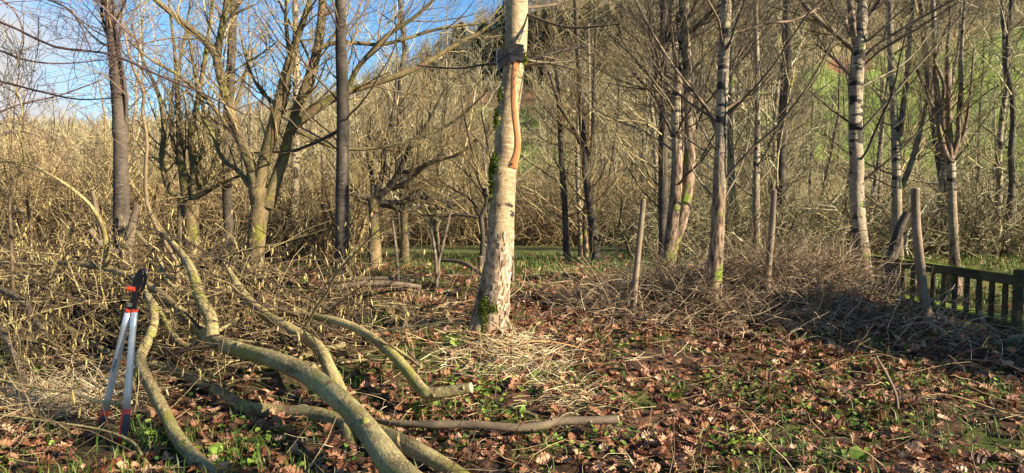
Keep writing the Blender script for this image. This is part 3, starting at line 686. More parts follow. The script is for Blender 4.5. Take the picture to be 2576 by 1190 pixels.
tree('hazel_tree', 'slender dark hazel stem close behind the left side of the axe birch', 'tree',
     [[(1214, 640, 7), (1214, 590, 6), (1210, 545, 6)]], 8.6, M['dark'], M['twig_y'], limb_mat=M['dark'], k2=7, k3=4,
     limbs=[[(1210, 545, 5), (1180, 500, 4), (1130, 470, 3), (1090, 440, 2)], [(1210, 545, 5), (1225, 500, 5), (1200, 440, 4), (1180, 350, 3), (1160, 250, 2)], [(1212, 540, 5), (1240, 480, 4), (1230, 380, 3), (1210, 280, 2)], [(1210, 548, 4), (1160, 540, 4), (1110, 545, 3), (1060, 540, 2)]])
tree('alder_tree', 'dark slender trunk nearest the axe birch on its right at the clearing edge', 'tree',
     [[(1427, 660, 9), (1424, 600, 8.5), (1420, 500, 8), (1412, 400, 7), (1408, 300, 6), (1400, 180, 5), (1392, 60, 5), (1388, -60, 4)]], 10.5, M['dark'], M['twig_y'], n_side=22, side_from=.15, k2=5)
tree('alder_tree', 'leaning dark alder with mossy foot right of the mossy clearing', 'tree',
     [[(1499, 655, 12), (1494, 600, 11), (1484, 520, 10.5), (1474, 430, 10), (1466, 330, 9), (1460, 220, 7.5), (1452, 100, 6), (1445, -60, 5)]], 10.5, M['dark'], M['twig_y'], n_side=24, side_from=.15, k2=5,
     limbs=[[(1470, 380, 5), (1440, 320, 5), (1410, 270, 4), (1380, 180, 3)], [(1474, 430, 6), (1490, 350, 5), (1494, 200, 4), (1500, 50, 3)]])
tree('alder_tree', 'pair of thin straight stems between the leaning alder and the slender trunk', 'tree',
     [[(1461, 650, 7), (1459, 560, 6), (1452, 420, 5.5), (1455, 250, 4.5), (1450, 60, 4)], [(1474, 648, 8), (1472, 560, 6.5), (1478, 420, 5), (1482, 250, 4), (1480, 60, 3)]], 12, M['birch_far'], M['twig_y'], n_side=10, side_from=.15, k2=4)
tree('alder_tree', 'straight dark trunk close behind the twin stemmed birch', 'tree',
     [[(1668, 670, 13), (1668, 600, 12), (1668, 450, 12), (1669, 300, 11), (1672, 150, 10), (1668, -60, 9)]], 9.0, M['dark'], M['twig_y'], n_side=20, side_from=.25, k2=5)
tree('birch_tree', 'twin stemmed mossy birch with peeling bark and a broken side limb', 'tree',
     [[(1660, 725, 26), (1672, 680, 21), (1685, 630, 20), (1695, 560, 18), (1700, 500, 16), (1703, 430, 14), (1702, 350, 13), (1700, 280, 13), (1703, 230, 12), (1706, 180, 11), (1698, 110, 9), (1690, 40, 9), (1700, -60, 8)],
      [(1690, 620, 16), (1712, 560, 17), (1724, 500, 16), (1733, 440, 15), (1735, 340, 14), (1731, 240, 13), (1727, 150, 12), (1722, 60, 12), (1720, -60, 11)],
      [(1684, 600, 8), (1712, 430, 8), (1718, 300, 8), (1712, 150, 7), (1700, -40, 6)]], 6.3, M['birch_rough'], M['twig_d'], n_side=9, side_from=.35, k2=5, bumpy=.06, limb_mat=M['stake'],
     limbs=[[(1698, 250, 10), (1670, 235, 7), (1645, 215, 6), (1635, 222, 4)], [(1698, 200, 7), (1660, 170, 6), (1655, 120, 5), (1640, 70, 4), (1630, 40, 2)], [(1728, 90, 6), (1760, 60, 6), (1800, 20, 4), (1850, 0, 3)], [(1665, 175, 6), (1662, 120, 5), (1690, 90, 4)],
            [(1650, 210, 5), (1655, 150, 5), (1640, 100, 3)]])
tree('birch_tree', 'single birch with smooth pale trunk rising from the left of the dead grass bank', 'tree',
     [[(1790, 800, 22), (1794, 740, 21), (1800, 650, 19), (1806, 560, 17.5), (1810, 460, 16.5), (1813, 370, 14.5), (1816, 260, 14), (1821, 140, 13.5), (1827, 0, 13), (1830, -70, 13)]], 4.9, M['birch_small'], M['twig_d'], n_side=9, side_from=.3, k2=5, sides=28,
     limbs=[[(1810, 385, 5), (1802, 330, 4.5), (1775, 270, 4), (1735, 220, 3.5), (1690, 160, 3), (1640, 80, 2.5), (1600, 0, 2)], [(1820, 90, 4), (1860, 80, 3.5), (1930, 60, 3), (2000, 50, 2.5), (2060, 20, 2)], [(1818, 280, 4), (1870, 250, 3), (1930, 230, 2)]])
tree('birch_tree', 'thin birch with sooty lower trunk left of the tall wooden stake', 'tree',
     [[(1901, 650, 11), (1902, 560, 10), (1902, 450, 8.5), (1905, 330, 7.5), (1905, 200, 6.5), (1902, 60, 5.5), (1900, -60, 5)]], 10, M['birch_far'], M['twig_d'], n_side=20, side_from=.2, k2=5, up=.5)
tree('birch_tree', 'bright white birch with black scars standing behind the dead grass bank', 'tree',
     [[(2168, 720, 25), (2166, 650, 22), (2160, 570, 19), (2155, 490, 18), (2156, 420, 17), (2152, 350, 16), (2152, 270, 16), (2154, 200, 17), (2160, 130, 15), (2166, 70, 14), (2170, 0, 11), (2172, -60, 10)],
      [(2152, 110, 9), (2144, 50, 9), (2136, -40, 8)]], 5.9, mat_birch('birch_bark_white', (.33, .265, .18), (.17, .13, .085), .9, .535, .62), M['twig_d'], n_side=10, side_from=.3, k2=5, bumpy=.05, limb_mat=M['stake'], sides=24,
     limbs=[[(2148, 125, 7), (2120, 100, 7), (2085, 70, 6), (2050, 40, 6), (2010, -5, 5), (1980, -40, 4)], [(2152, 95, 5), (2135, 80, 5), (2125, 40, 4)], [(2165, 150, 4), (2210, 110, 3.5), (2290, 60, 3), (2380, 10, 2.5), (2450, -30, 2)], [(2150, 205, 3), (2100, 150, 3), (2050, 110, 2)], [(2172, 60, 7), (2200, 20, 6), (2230, -20, 5)]])
tree('birch_tree', 'forking pale birch with a dark base in front of the green hillside field', 'tree',
     [[(2258, 680, 15), (2256, 600, 14), (2256, 500, 12), (2255, 420, 11), (2252, 330, 10), (2246, 240, 8), (2240, 120, 7.5), (2238, -60, 7)], [(2262, 340, 8), (2272, 270, 7), (2282, 180, 6), (2290, 80, 5), (2300, -40, 4)], [(2262, 480, 8), (2285, 430, 7), (2310, 350, 6), (2330, 260, 4), (2350, 180, 3)]], 8.6, M['birch_far'], M['twig_y'], n_side=10, side_from=.2, k2=5)
tree('hazel_stump', 'dark leaning stub with a cut top beside the forking birch', 'stump', [[(2238, 690, 13), (2250, 620, 12), (2265, 570, 11), (2282, 535, 9)]], 7.4, M['dark'], M['twig_b'])
tree('birch_tree', 'slender pale birch forking like a tuning fork behind the bench', 'tree',
     [[(2402, 680, 13), (2400, 620, 11.5), (2396, 540, 11), (2394, 470, 10.5), (2391, 405, 12)]], 8.4, M['birch_far'], M['twig_y'], limb_mat=M['birch_small'], k2=2, up=.1,
     limbs=[[(2390, 410, 9), (2372, 370, 8), (2362, 310, 7), (2358, 240, 7), (2352, 160, 7), (2350, 80, 6), (2345, -40, 5)], [(2392, 400, 8), (2410, 350, 7), (2412, 290, 6), (2417, 230, 6), (2418, 150, 5), (2422, 60, 4), (2430, -40, 3)],
            [(2391, 400, 9), (2388, 330, 8.5), (2386, 230, 8), (2385, 145, 8)], [(2395, 395, 5), (2425, 330, 4), (2440, 240, 3), (2450, 120, 2)], [(2360, 300, 4), (2330, 230, 4), (2300, 160, 3)], [(2370, 360, 5), (2362, 300, 5), (2375, 220, 4), (2350, 150, 4)]])

# ------------------------------------------------------------------ stakes, sticks and small posts
def stick(name, label, cat, rows, D, mat, cut=True, sides=14, bumpy=.04, group=None):
    p, r = pp(rows, D, 20); base = p[0].copy()
    t = thing(name, label, cat, base, group)
    p = np.vstack([[p[0][0], p[0][1], min(p[0][2], gz(p[0][0], p[0][1])) - .12], p]); r = np.concatenate([[r[0]], r])
    MB().tubes(p, r, sides, bump=bumpy).build('shaft', mat, t)
    if cut:
        d = nz((p[-1] - p[-2])[None])[0]; MB().tubes(np.array([p[-1] - d * .004, p[-1] + d * .002]), np.array([r[-1] * .99, r[-1] * .95]), sides, cap=True).build('cut_end', M['cut'], t)
stick('wooden_stake', 'leaning brown stake left of the twin stemmed birch', 'stake', [(1593, 770, 9), (1600, 690, 8), (1610, 590, 7.5), (1619, 502, 6.5)], 4.9, M['stake'])
stick('wooden_stake', 'tall straight stake between the single birch and the white birch', 'stake', [(1926, 760, 9), (1935, 650, 8), (1943, 560, 7.5), (1947, 478, 7)], 5.1, M['stake'])
stick('wooden_post', 'thick knobbly cut pole standing in front of the green bench', 'post', [(2340, 880, 14), (2333, 800, 12), (2322, 730, 11), (2312, 640, 11), (2304, 560, 10.5), (2303, 474, 10)], 4.8, M['stake'], bumpy=.10)
stick('wooden_post', 'short pale post poking up on top of the dead grass bank', 'post', [(2051, 700, 10), (2051, 660, 10), (2050, 640, 10)], 6.0, M['stake'])
stick('wooden_stake', 'thin upright pale stake just right of the axe birch foot', 'stake', [(1290, 710, 4), (1290, 650, 4), (1289, 600, 3.5)], 6.8, M['stake'])
stick('wooden_stake', 'short dark stub left of the axe birch foot', 'stake', [(1209, 705, 7), (1209, 670, 7), (1208, 645, 6.5)], 6.6, M['poledark'])
stick('bare_stick', 'thin grey stick rising steeply, rightmost of the three poking sticks', 'stick', [(1103, 660, 4), (1118, 600, 3.5), (1134, 528, 3)], 6.6, M['stake'], False)
stick('bare_stick', 'thin curved grey stick in the middle of the three poking sticks', 'stick', [(1099, 710, 4.5), (1095, 640, 4), (1084, 574, 3.5)], 6.0, M['stake'], False)
stick('bare_stick', 'thin brownish stick, leftmost of the three poking sticks', 'stick', [(1003, 705, 4.5), (998, 640, 4), (987, 555, 3)], 6.0, M['stake'], False)
stick('bare_stick', 'lone pale bent stick poking up from the leaves at lower right', 'stick', [(2258, 1040, 4), (2255, 1000, 4), (2235, 950, 3.5), (2203, 895, 3)], 3.3, M['stake'], False)

# ------------------------------------------------------------------ bench
def bench():
    m, nt, b = newmat('mossy_green_wood', .9, .15); tc = N_(nt, 'ShaderNodeTexCoord'); v = tc.outputs['Object']
    c = mix(nt, mrange(nt, noise(nt, v, 6, det=5), .35, .65), (.05, .042, .022), (.11, .09, .045))
    g = N_(nt, 'ShaderNodeNewGeometry'); sp = N_(nt, 'ShaderNodeSeparateXYZ'); nt.links.new(g.outputs['Normal'], sp.inputs[0])
    mk = mrange(nt, mathn(nt, 'ADD', mathn(nt, 'MULTIPLY', sp.outputs[2], .5), noise(nt, v, 14, det=5)), .75, .95)
    nt.links.new(mix(nt, mk, c, (.20, .26, .02)), b.inputs['Base Color']); bump(nt, b, noise(nt, v, 50, (1, 1, 1), 5), .5, .004)
    A = P(2563, 690, 5.9); B_ = P(2110, 648, 8.4); ax = B_ - A; ax[2] = 0; L = np.linalg.norm(ax); ax /= L
    px_ = np.array([ax[1], -ax[0], 0]);  # across the bench, away from the camera side
    if px_[0] < 0: px_ = -px_
    zt = A[2]; t = thing('garden_bench', 'weathered green wooden slatted bench with mossy rails half hidden by the bank', 'bench', (A[0], A[1], zt - .85))
    def box(name, s0, s1, d0, d1, z0, z1):
        c8 = [A + ax * s + px_ * d for s in (s0, s1) for d in (d0, d1)]
        vs = []
        for z in (z0, z1):
            for q in (c8[0], c8[1], c8[3], c8[2]): vs.append((q[0], q[1], z))
        me = bpy.data.meshes.new(name); me.from_pydata(vs, [], [[3, 2, 1, 0], [4, 5, 6, 7], [0, 1, 5, 4], [1, 2, 6, 5], [2, 3, 7, 6], [3, 0, 4, 7]])
        me.materials.append(m); o = bpy.data.objects.new(name, me); col.objects.link(o); o.parent = t; o.location = -t.location
        bv = o.modifiers.new('b', 'BEVEL'); bv.width = .005; bv.segments = 2; return o
    H = .40
    box('top_rail', .035, L - .035, -.02, .025, zt - .095, zt - .01)
    box('bottom_rail', .035, L - .035, -.018, .022, zt - H - .06, zt - H)
    n = 17
    for i in range(n):
        s = .13 + i * (L - .26) / (n - 1); box('back_slat', s - .026, s + .026, -.009, .012, zt - H + .001, zt - .096)
    for s in (0, L): 
        box('back_leg', s - .028, s + .028, -.03, .03, zt - .87, zt + .04); box('front_leg', s - .034, s + .034, .47, .54, zt - .87, zt - .24)
        box('arm_rest', s - .04, s + .04, .038, .58, zt - .238, zt - .205)
    for k in range(5): box('seat_slat', -.03, L + .03, .06 + k * .095, .135 + k * .095, zt - .49, zt - .465)
    box('seat_rail', .036, L - .036, .50, .53, zt - .56, zt - .492)
bench()

# ------------------------------------------------------------------ felled poles and branches in the foreground
def felled(label, rows, forks=(), cut=(), mat='pole', tw=0, twlen=(.3, .9), name='felled_branch', cat='branch', n=46, tp=(.1, 1)):
    rows = [(a[0], a[1], a[2] * .73, *a[3:]) for a in rows]; forks = [[(a[0], a[1], a[2] * .73, *a[3:]) for a in f] for f in forks]
    p, r = pp(rows, None, n); mid = p[len(p) // 2]
    t = thing(name, label, cat, (mid[0], mid[1], gz(mid[0], mid[1])))
    sm = MB().tubes(p, r, 22, cap=True, bump=.055); i0 = rs.randint(5, 9)
    for q in range(i0, len(p) - 2, 7):                      # snapped side shoots and knuckles in the bark
        d = nz((np.cross(p[q + 1] - p[q], rs.randn(3)))[None])[0]; d = nz((d + [0, -.4, .35] + nz((p[q + 1] - p[q])[None])[0] * .7)[None])[0]; c = p[q]
        w = r[q]; sm.tubes(np.array([c, c + d * w * .85, c + d * w * 1.12, c + d * w * 1.35]), np.array([w * .7, w * .5, w * .36, w * .16]), 9, cap=True, bump=.12)
    sm.build('stem', M[mat], t)
    src = [(p, r)]
    for f in forks:
        q, rr = pp(f, None, 26); MB().tubes(q, rr, 16, cap=True, bump=.035).build('side_limb', M[mat], t); src.append((q, rr))
    for (e, which) in cut:
        q, rr = src[which]; i = -1 if e else 0; d = nz((q[-1] - q[-2])[None])[0] if e else nz((q[0] - q[1])[None])[0]
        mb = MB(); mb.tubes(np.array([q[i] - d * .003, q[i] + d * .002]), np.array([rr[i] * 1.0, rr[i] * .97]), 22, cap=True); mb.build('cut_end', M['cut'], t)
    if tw:
        mb = MB()
        for q, rr in src:
            a, ra = sprout(q, rr, tw, twlen, .35, (25, 50), .04, 9, tp[0], tp[1], .12, grav=.01, rmin=.002); ra = np.minimum(ra, .011)
            b, rb = sprout(a, ra, 5, (.12, .45), .5, (30, 55), .05, 6, .2, 1, .13, rmin=.0015); c, rc = sprout(b, rb, 3, (.06, .2), .7, Q=4, rmin=.0012)
            mb.tubes(a, ra, 5); mb.tubes(b, rb, 3); mb.tubes(c, rc, 3)
        mb.build('side_twigs', M['brush'], t)
    return t
felled('thickest felled pole curving from bottom centre to the left edge on top of the others',
       [(1080, 1250, 52, 2.3), (1000, 1185, 50, 2.45), (945, 1110, 43, 2.6), (890, 1040, 38, 2.8), (825, 980, 37, 3.0), (765, 938, 35, 3.15), (690, 905, 31, 3.3), (610, 882, 27, 3.5), (550, 862, 26, 3.65), (500, 828, 20, 3.9), (440, 772, 16, 4.15), (375, 720, 13, 4.45), (275, 678, 11, 4.9), (170, 662, 9, 5.2), (60, 664, 7, 5.5), (-60, 655, 6, 5.8)],
       [[(535, 850, 22, 3.7), (530, 800, 21, 3.78), (505, 755, 20, 3.9), (488, 700, 17, 4.05), (472, 660, 14, 4.2), (440, 620, 11, 4.4), (410, 585, 8, 4.6), (388, 550, 5, 4.8)],
        [(268, 670, 11, 4.9), (265, 600, 9, 4.75), (240, 535, 7, 4.6), (190, 482, 5.5, 4.5), (110, 430, 4.5, 4.4), (60, 409, 4.5, 4.4), (-70, 402, 4, 4.4)],
        [(62, 408, 5, 4.4), (58, 370, 4, 4.35), (48, 330, 3.5, 4.3), (55, 270, 3, 4.3), (30, 200, 2, 4.3)]], tw=9, tp=(.5, 1))
felled('mossy pole passing under the thickest pole with its upper end bent upwards',
       [(570, 668, 7, 4.7), (590, 705, 12, 4.5), (612, 738, 15, 4.35), (655, 783, 16, 4.15), (705, 815, 18, 3.95), (765, 848, 19, 3.8), (805, 880, 21, 3.6), (830, 930, 22, 3.4), (855, 985, 23, 3.25), (872, 1050, 24, 3.1), (880, 1110, 24, 2.98), (886, 1180, 25, 2.85), (888, 1250, 26, 2.75)],
       [[(600, 735, 11, 4.4), (545, 738, 10, 4.45), (485, 745, 10, 4.5), (440, 722, 9, 4.6), (412, 690, 8, 4.65), (402, 650, 7, 4.7)]], tw=5, tp=(0, .4))
felled('long dark mossy pole crossing low from the left edge to the bottom centre',
       [(30, 735, 7, 5.0), (85, 785, 9, 4.75), (155, 818, 11, 4.5), (225, 862, 12, 4.2), (295, 897, 13, 4.0), (380, 915, 15, 3.85), (480, 950, 19, 3.65), (560, 992, 22, 3.45), (615, 1025, 24, 3.32), (700, 1036, 25, 3.28), (790, 1042, 26, 3.2), (870, 1062, 27, 3.08), (960, 1092, 29, 2.93), (1045, 1132, 32, 2.78), (1140, 1190, 34, 2.62), (1220, 1250, 34, 2.5)], tw=7, tp=(0, .35))
felled('short steep mossy pole just right of the loppers reaching the bottom edge',
       [(372, 742, 11, 4.0), (388, 790, 14, 3.85), (380, 840, 16, 3.7), (352, 900, 19, 3.5), (368, 950, 21, 3.35), (402, 1015, 22, 3.12), (432, 1075, 22, 2.95), (472, 1135, 26, 2.8), (535, 1198, 30, 2.66), (590, 1250, 30, 2.56)], tw=4, tp=(0, .4))
felled('pale-ended mossy branch with a sawn elbow ending left below the axe birch',
       [(640, 800, 6, 4.4), (720, 790, 9, 4.25), (800, 798, 12, 4.1), (870, 815, 14, 3.95), (930, 845, 16, 3.8), (985, 890, 18, 3.6), (1030, 940, 20, 3.4), (1066, 985, 22, 3.25), (1088, 990, 21, 3.22), (1135, 984, 20, 3.2), (1185, 975, 18, 3.18)], [[(1060, 925, 5, 3.5), (1020, 895, 7, 3.6), (990, 875, 6, 3.62), (940, 850, 4, 3.7)]], cut=[(1, 0)], tw=4, tp=(0, .4))
felled('long dark smooth branch lying on the leaves and ending bluntly right of centre',
       [(1555, 1056, 15, 3.0), (1480, 1058, 14, 3.0), (1400, 1060, 15.5, 3.0), (1365, 1070, 14, 2.98), (1300, 1076, 14, 2.98), (1180, 1068, 14, 3.0), (1060, 1068, 13, 3.0), (960, 1062, 10, 3.1), (860, 1040, 7, 3.4)], mat='poledark', cut=[(0, 0)])
felled('small cut branch with a pale sawn end lying in the brush at picture centre-left', [(868, 868, 11, 3.85), (790, 885, 11, 3.8), (700, 918, 9, 3.7), (600, 925, 7, 3.8), (520, 900, 5, 3.9)], cut=[(0, 0)], tw=4)
felled('dark branch lying flat behind the feet of the loppers', [(150, 1040, 6, 3.45), (340, 1045, 10, 3.35), (480, 1056, 12, 3.3), (600, 1048, 12, 3.35), (700, 1030, 9, 3.45)], mat='poledark', tw=3)
felled('thin branch lying across in front of the lopper arms with a small cut end', [(330, 1012, 7, 2.98), (260, 1013, 6, 2.98), (180, 990, 5, 3.0), (90, 975, 4, 3.05), (-20, 950, 4, 3.1)], cut=[(0, 0)], tw=4)
felled('thin curved dark branch bowing down at left of the loppers', [(-30, 715, 9, 4.6), (50, 752, 11, 4.4), (80, 790, 10, 4.3), (110, 840, 8, 4.1), (150, 900, 8, 3.9), (200, 950, 8, 3.7), (270, 1000, 8, 3.5), (330, 1010, 7, 3.4)], mat='poledark', tw=4)
felled('slim curved twiggy branch looping below the tip of the loppers', [(365, 730, 6, 4.1), (400, 780, 8, 3.95), (435, 840, 9, 3.8), (470, 868, 9, 3.75), (520, 850, 8, 3.75), (600, 800, 5, 3.9)], tw=4)
felled('short dark rotten branch lying below the sawn elbow branch', [(1350, 1048, 8, 3.2), (1300, 1030, 7, 3.25), (1225, 1008, 5, 3.35)], mat='poledark')
felled('thin pale bent twig lying in the leaves below the loppers', [(390, 1190, 5, 2.7), (360, 1150, 5, 2.75), (330, 1110, 5, 2.8), (250, 1080, 4, 2.85), (120, 1060, 4, 2.9), (-20, 1040, 4, 2.95)], tw=4)
felled('knobbly dark branch at the lower left edge leading into the shade', [(60, 960, 11, 3.5), (40, 900, 12, 3.7), (10, 840, 12, 3.9), (-30, 790, 11, 4.1)], mat='poledark', tw=3)
felled('mossy log lying across the grassy strip at the back of the clearing', [(1388, 686, 9, 7.5), (1430, 690, 8, 7.4), (1480, 693, 8, 7.3), (1532, 697, 8, 7.2)], name='mossy_log', cat='log', cut=[(1, 0)])
felled('curved dark branch propped on the ground left of the axe birch foot', [(1215, 690, 8, 6.4), (1180, 668, 7, 6.5), (1150, 658, 6, 6.6), (1110, 655, 5, 6.7)], mat='poledark')
felled('long moss topped log running behind the dead grass bank', [(1880, 645, 12, 8.4), (2000, 650, 12, 8.3), (2120, 655, 12, 8.2), (2240, 662, 12, 8.1)], name='mossy_log', cat='log')
felled('peeling pale dead branch lying beside the bench foot', [(2466, 785, 8, 5.2), (2478, 815, 7, 5.1), (2510, 835, 6, 5.0), (2550, 850, 4, 4.9)], mat='stake')
GL = [('thick grey pole on top of the low log pile', [(790, 735, 9), (880, 718, 10), (960, 712, 9), (1060, 722, 7)]), ('pale peeled pole at the front of the low log pile', [(850, 745, 7), (930, 722, 9), (1000, 725, 7), (1090, 738, 5)]),
      ('straight thin grey pole at the back of the low log pile', [(700, 722, 6), (820, 708, 6), (950, 700, 6), (1040, 706, 5)]), ('short broken grey pole at the left of the low log pile', [(690, 745, 7), (760, 740, 7), (850, 728, 6)]), ('forked slim grey pole at the right of the low log pile', [(880, 730, 5), (990, 742, 5), (1120, 728, 4)])]
for k, (lab, rows) in enumerate(GL): felled(lab, [(a, b, c * 1.1, 5.9 + .07 * k) for a, b, c in rows], mat='stake', name='cut_pole', cat='pole')
for k, (lab, rows) in enumerate([('broken dark log lying left of the axe birch foot', [(985, 820, 8, 4.75), (1040, 850, 11, 4.6), (1085, 870, 10, 4.5)]), ('mossy stub of log nearest the left of the axe birch foot', [(1120, 800, 9, 4.9), (1165, 815, 10, 4.85), (1195, 822, 9, 4.8)]), ('weathered stick leaning between two logs left of the axe birch', [(1120, 793, 7, 4.8), (1140, 820, 7, 4.7), (1160, 840, 6, 4.65)])]):
    felled(lab, rows, mat='poledark', name='fallen_log', cat='log')
# arching bramble canes in the mid ground
stick('bramble_cane', 'arching orange bramble cane right of the axe birch foot', 'cane', [(1560, 925, 1.6), (1510, 895, 2), (1430, 868, 2), (1350, 858, 2), (1290, 868, 2)][::-1], 4.1, M['cane'], False, 6)

# overhanging hazel whose branches cross the sky at upper left
tree('hazel_tree', 'thin brown hazel branches hanging into the sky at upper left', 'tree',
     [[(-420, 900, 22), (-440, 500, 18), (-430, 200, 14), (-400, 0, 10)]], 4.3, M['hazel'], M['purple'], k2=3, k3=3, tw=(.2, .55), up=.0, limb_mat=M['purple'], lsc=.62,
     limbs=[[(-420, 60, 9), (-150, 20, 6), (0, 55, 5), (130, 115, 5), (220, 128, 4.5), (290, 140, 4.5), (400, 190, 4), (520, 240, 3.5), (620, 290, 2.5)], [(-420, 200, 8), (-150, 180, 5), (0, 205, 4), (100, 230, 4), (200, 250, 3), (300, 245, 2)],
            [(-430, 250, 8), (-200, 260, 5), (-50, 290, 4), (60, 260, 3.5), (150, 240, 3), (260, 200, 2)], [(-400, 0, 8), (-200, -40, 6), (0, -30, 5), (150, 10, 4), (200, 60, 3), (230, 130, 2)], [(-430, 150, 8), (-200, 110, 6), (-30, 120, 5), (60, 150, 4), (150, 160, 3), (270, 150, 2)],
            [(-400, -50, 8), (-100, -120, 6), (150, -60, 5), (260, 20, 4), (330, 90, 3), (420, 150, 2)], [(-430, 350, 8), (-200, 330, 5), (-60, 350, 4), (40, 330, 3), (120, 350, 2)], [(-400, -20, 8), (-200, 0, 6), (-80, -20, 5), (20, 10, 4), (60, 90, 3), (40, 170, 2)]])
stick('hazel_shoot', 'single wavy reddish brown shoot hanging beside the leftmost standing trunk', 'shoot', [(445, 660, 5), (405, 590, 5), (372, 520, 5), (366, 440, 4.5), (370, 350, 4), (358, 280, 4), (362, 230, 3.5), (330, 160, 3), (310, 60, 2)], 4.6, M['twig_b'], False, 8)
stick('hazel_shoot', 'thin upright reddish shoot near the left edge of the brush', 'shoot', [(30, 660, 4), (28, 600, 4), (24, 520, 3.5), (30, 450, 3), (20, 400, 2)], 4.8, M['twig_b'], False, 8)
tree('hazel_bush', 'pale yellow twiggy hazel bush rising between the low pollard and the axe birch', 'bush', [[(1100, 640, 6), (1098, 600, 6), (1095, 575, 5)]], 11.5, M['hazel'], M['scrub'], limb_mat=M['scrub'], k2=9, k3=4,
     limbs=[[(1095, 580, 5), (1060, 450, 4), (1050, 300, 3), (1080, 150, 2)], [(1095, 580, 5), (1100, 430, 4), (1120, 280, 3), (1130, 120, 2)], [(1095, 580, 5), (1150, 450, 4), (1180, 320, 3), (1200, 200, 2)], [(1095, 580, 5), (1020, 480, 4), (990, 340, 3), (1010, 200, 2)]])

# ------------------------------------------------------------------ young trees of the wood beyond: a few kinds, copied
def proto(kind):
    mb = MB(); cb = MB(); h = {'b': 7.5, 'a': 8.5, 'h': 4.2}[kind]
    if kind == 'h':
        stems = []
        for i in range(11):
            a = rs.rand() * 6.28; ln = rs.uniform(.6, 1) * h; o = np.array([math.cos(a), math.sin(a), 0]); Q = 10; w = rs.uniform(.1, .45)
            stems.append(np.stack([o * .12 + o * w * ln * (q / 9) ** 1.3 + np.array([0, 0, ln * (q / 9)]) + rs.randn(3) * .04 for q in range(Q)]))
        p = np.stack(stems); r = np.linspace(.022, .005, 10)[None] * rs.uniform(.6, 1.2, (11, 1))
        mb.tubes(p, r, 6)
        a, ra = sprout(p, r, 12, (.4, 1.2), .45, (25, 55), .3, 6, .15, 1, .1, rmin=.005); b, rb = sprout(a, ra, 5, (.2, .6), .7, (25, 55), .2, 4, .1, 1, rmin=.0035)
    else:
        n = 2 if rs.rand() < .3 else 1; P_ = []; 
        for i in range(n):
            x = np.cumsum(rs.randn(16, 2) * .035, 0) + np.linspace(0, 1, 16)[:, None] * rs.randn(1, 2) * .35
            P_.append(np.concatenate([x, np.linspace(-.2, h, 16)[:, None]], 1))
        p = np.stack(P_); r = np.linspace(.075, .012, 16)[None] * rs.uniform(.8, 1.1, (n, 1)); mb.tubes(p, r, 10, bump=.03)
        k1 = 34 if kind == 'b' else 30
        a, ra = sprout(p, r, k1, (.8, 2.4), .33, (45, 80), .22, 7, .12, 1, .10, rmin=.006); ra = np.minimum(ra, .018)
        b, rb = sprout(a, ra, 6, (.3, .9), .6, (30, 65), .10, 5, .15, 1, rmin=.0042)
        c, rc = sprout(b, rb, 2, (.15, .4), .7, (25, 60), .1, 3, .15, 1, rmin=.0032); cb.tubes(c, rc, 3)
    cb.tubes(a, ra, 3); cb.tubes(b, rb, 3)
    nm, lab, cat, mt, mc = {'b': ('young_birch', 'thin bare young birch in the wood behind the clearing', 'tree', M['birch_far'], M['scrub_r']), 'a': ('young_alder', 'thin dark bare young tree in the wood behind the clearing', 'tree', M['dark'], M['scrub_r']), 'h': ('hazel_bush', 'many stemmed bare hazel bush in the wood behind the clearing', 'bush', M['twig_y'], M['scrub_r'])}[kind]
    t = thing(nm, lab, cat, (0, 0, 0), {'b': 'young birches in the wood beyond', 'a': 'dark young trees in the wood beyond', 'h': 'hazel bushes in the wood beyond'}[kind])
    mb.build('trunk' if kind != 'h' else 'stems', mt, t); cb.build('twigs' if kind == 'h' else 'crown', mc, t); return t
protos = {k: [proto(k) for _ in range(n)] for k, n in (('b', 4), ('a', 3), ('h', 4))}
used = set()
def place(kind, px, D, sc, rz):
    t = random.choice(protos[kind]); x = (px - 1288) / F * D; z = float(gz(x, D)) if D < 55 else float(gz(x, D))
    if t.name not in used: used.add(t.name); o = t
    else:
        o = t.copy(); col.objects.link(o)
        for ch in t.children:
            c = ch.copy(); col.objects.link(c); c.parent = o
    o.location = (x, D, z); o.scale = (sc, sc, sc); o.rotation_euler = (0, 0, rz)
def wood():
    for i in range(64):
        D = 11.5 + 30 * random.random() ** 1.2; px = random.uniform(1270, 2850)
        if 1280 < px < 1650 and D < 14.5: continue
        place('b' if random.random() < .5 else 'a', px, D, random.uniform(.75, 1.2), random.uniform(0, 6.28))
    for i in range(18):
        D = random.uniform(12, 34); px = random.uniform(330, 1270)
        place(random.choice('bba'), px, D, random.uniform(.55, .9), random.uniform(0, 6.28))
    for i in range(34):
        D = 11 + 18 * random.random(); px = random.uniform(1290, 2900)
        if px < 2000 and D < 17.5: continue
        place('h', px, D, random.uniform(.45, .85), random.uniform(0, 6.28))
    for i in range(34):
        D = random.uniform(10.5, 20); px = random.uniform(-300, 1250); D = max(D, 17) if px > 950 else (max(D, 13.5) if px > 750 else D)
        place('h', px, D, random.uniform(.33, .55), random.uniform(0, 6.28))
wood()
for k in protos:
    for t in protos[k]:
        if t.name not in used:
            for ch in list(t.children): bpy.data.objects.remove(ch)
            bpy.data.objects.remove(t)

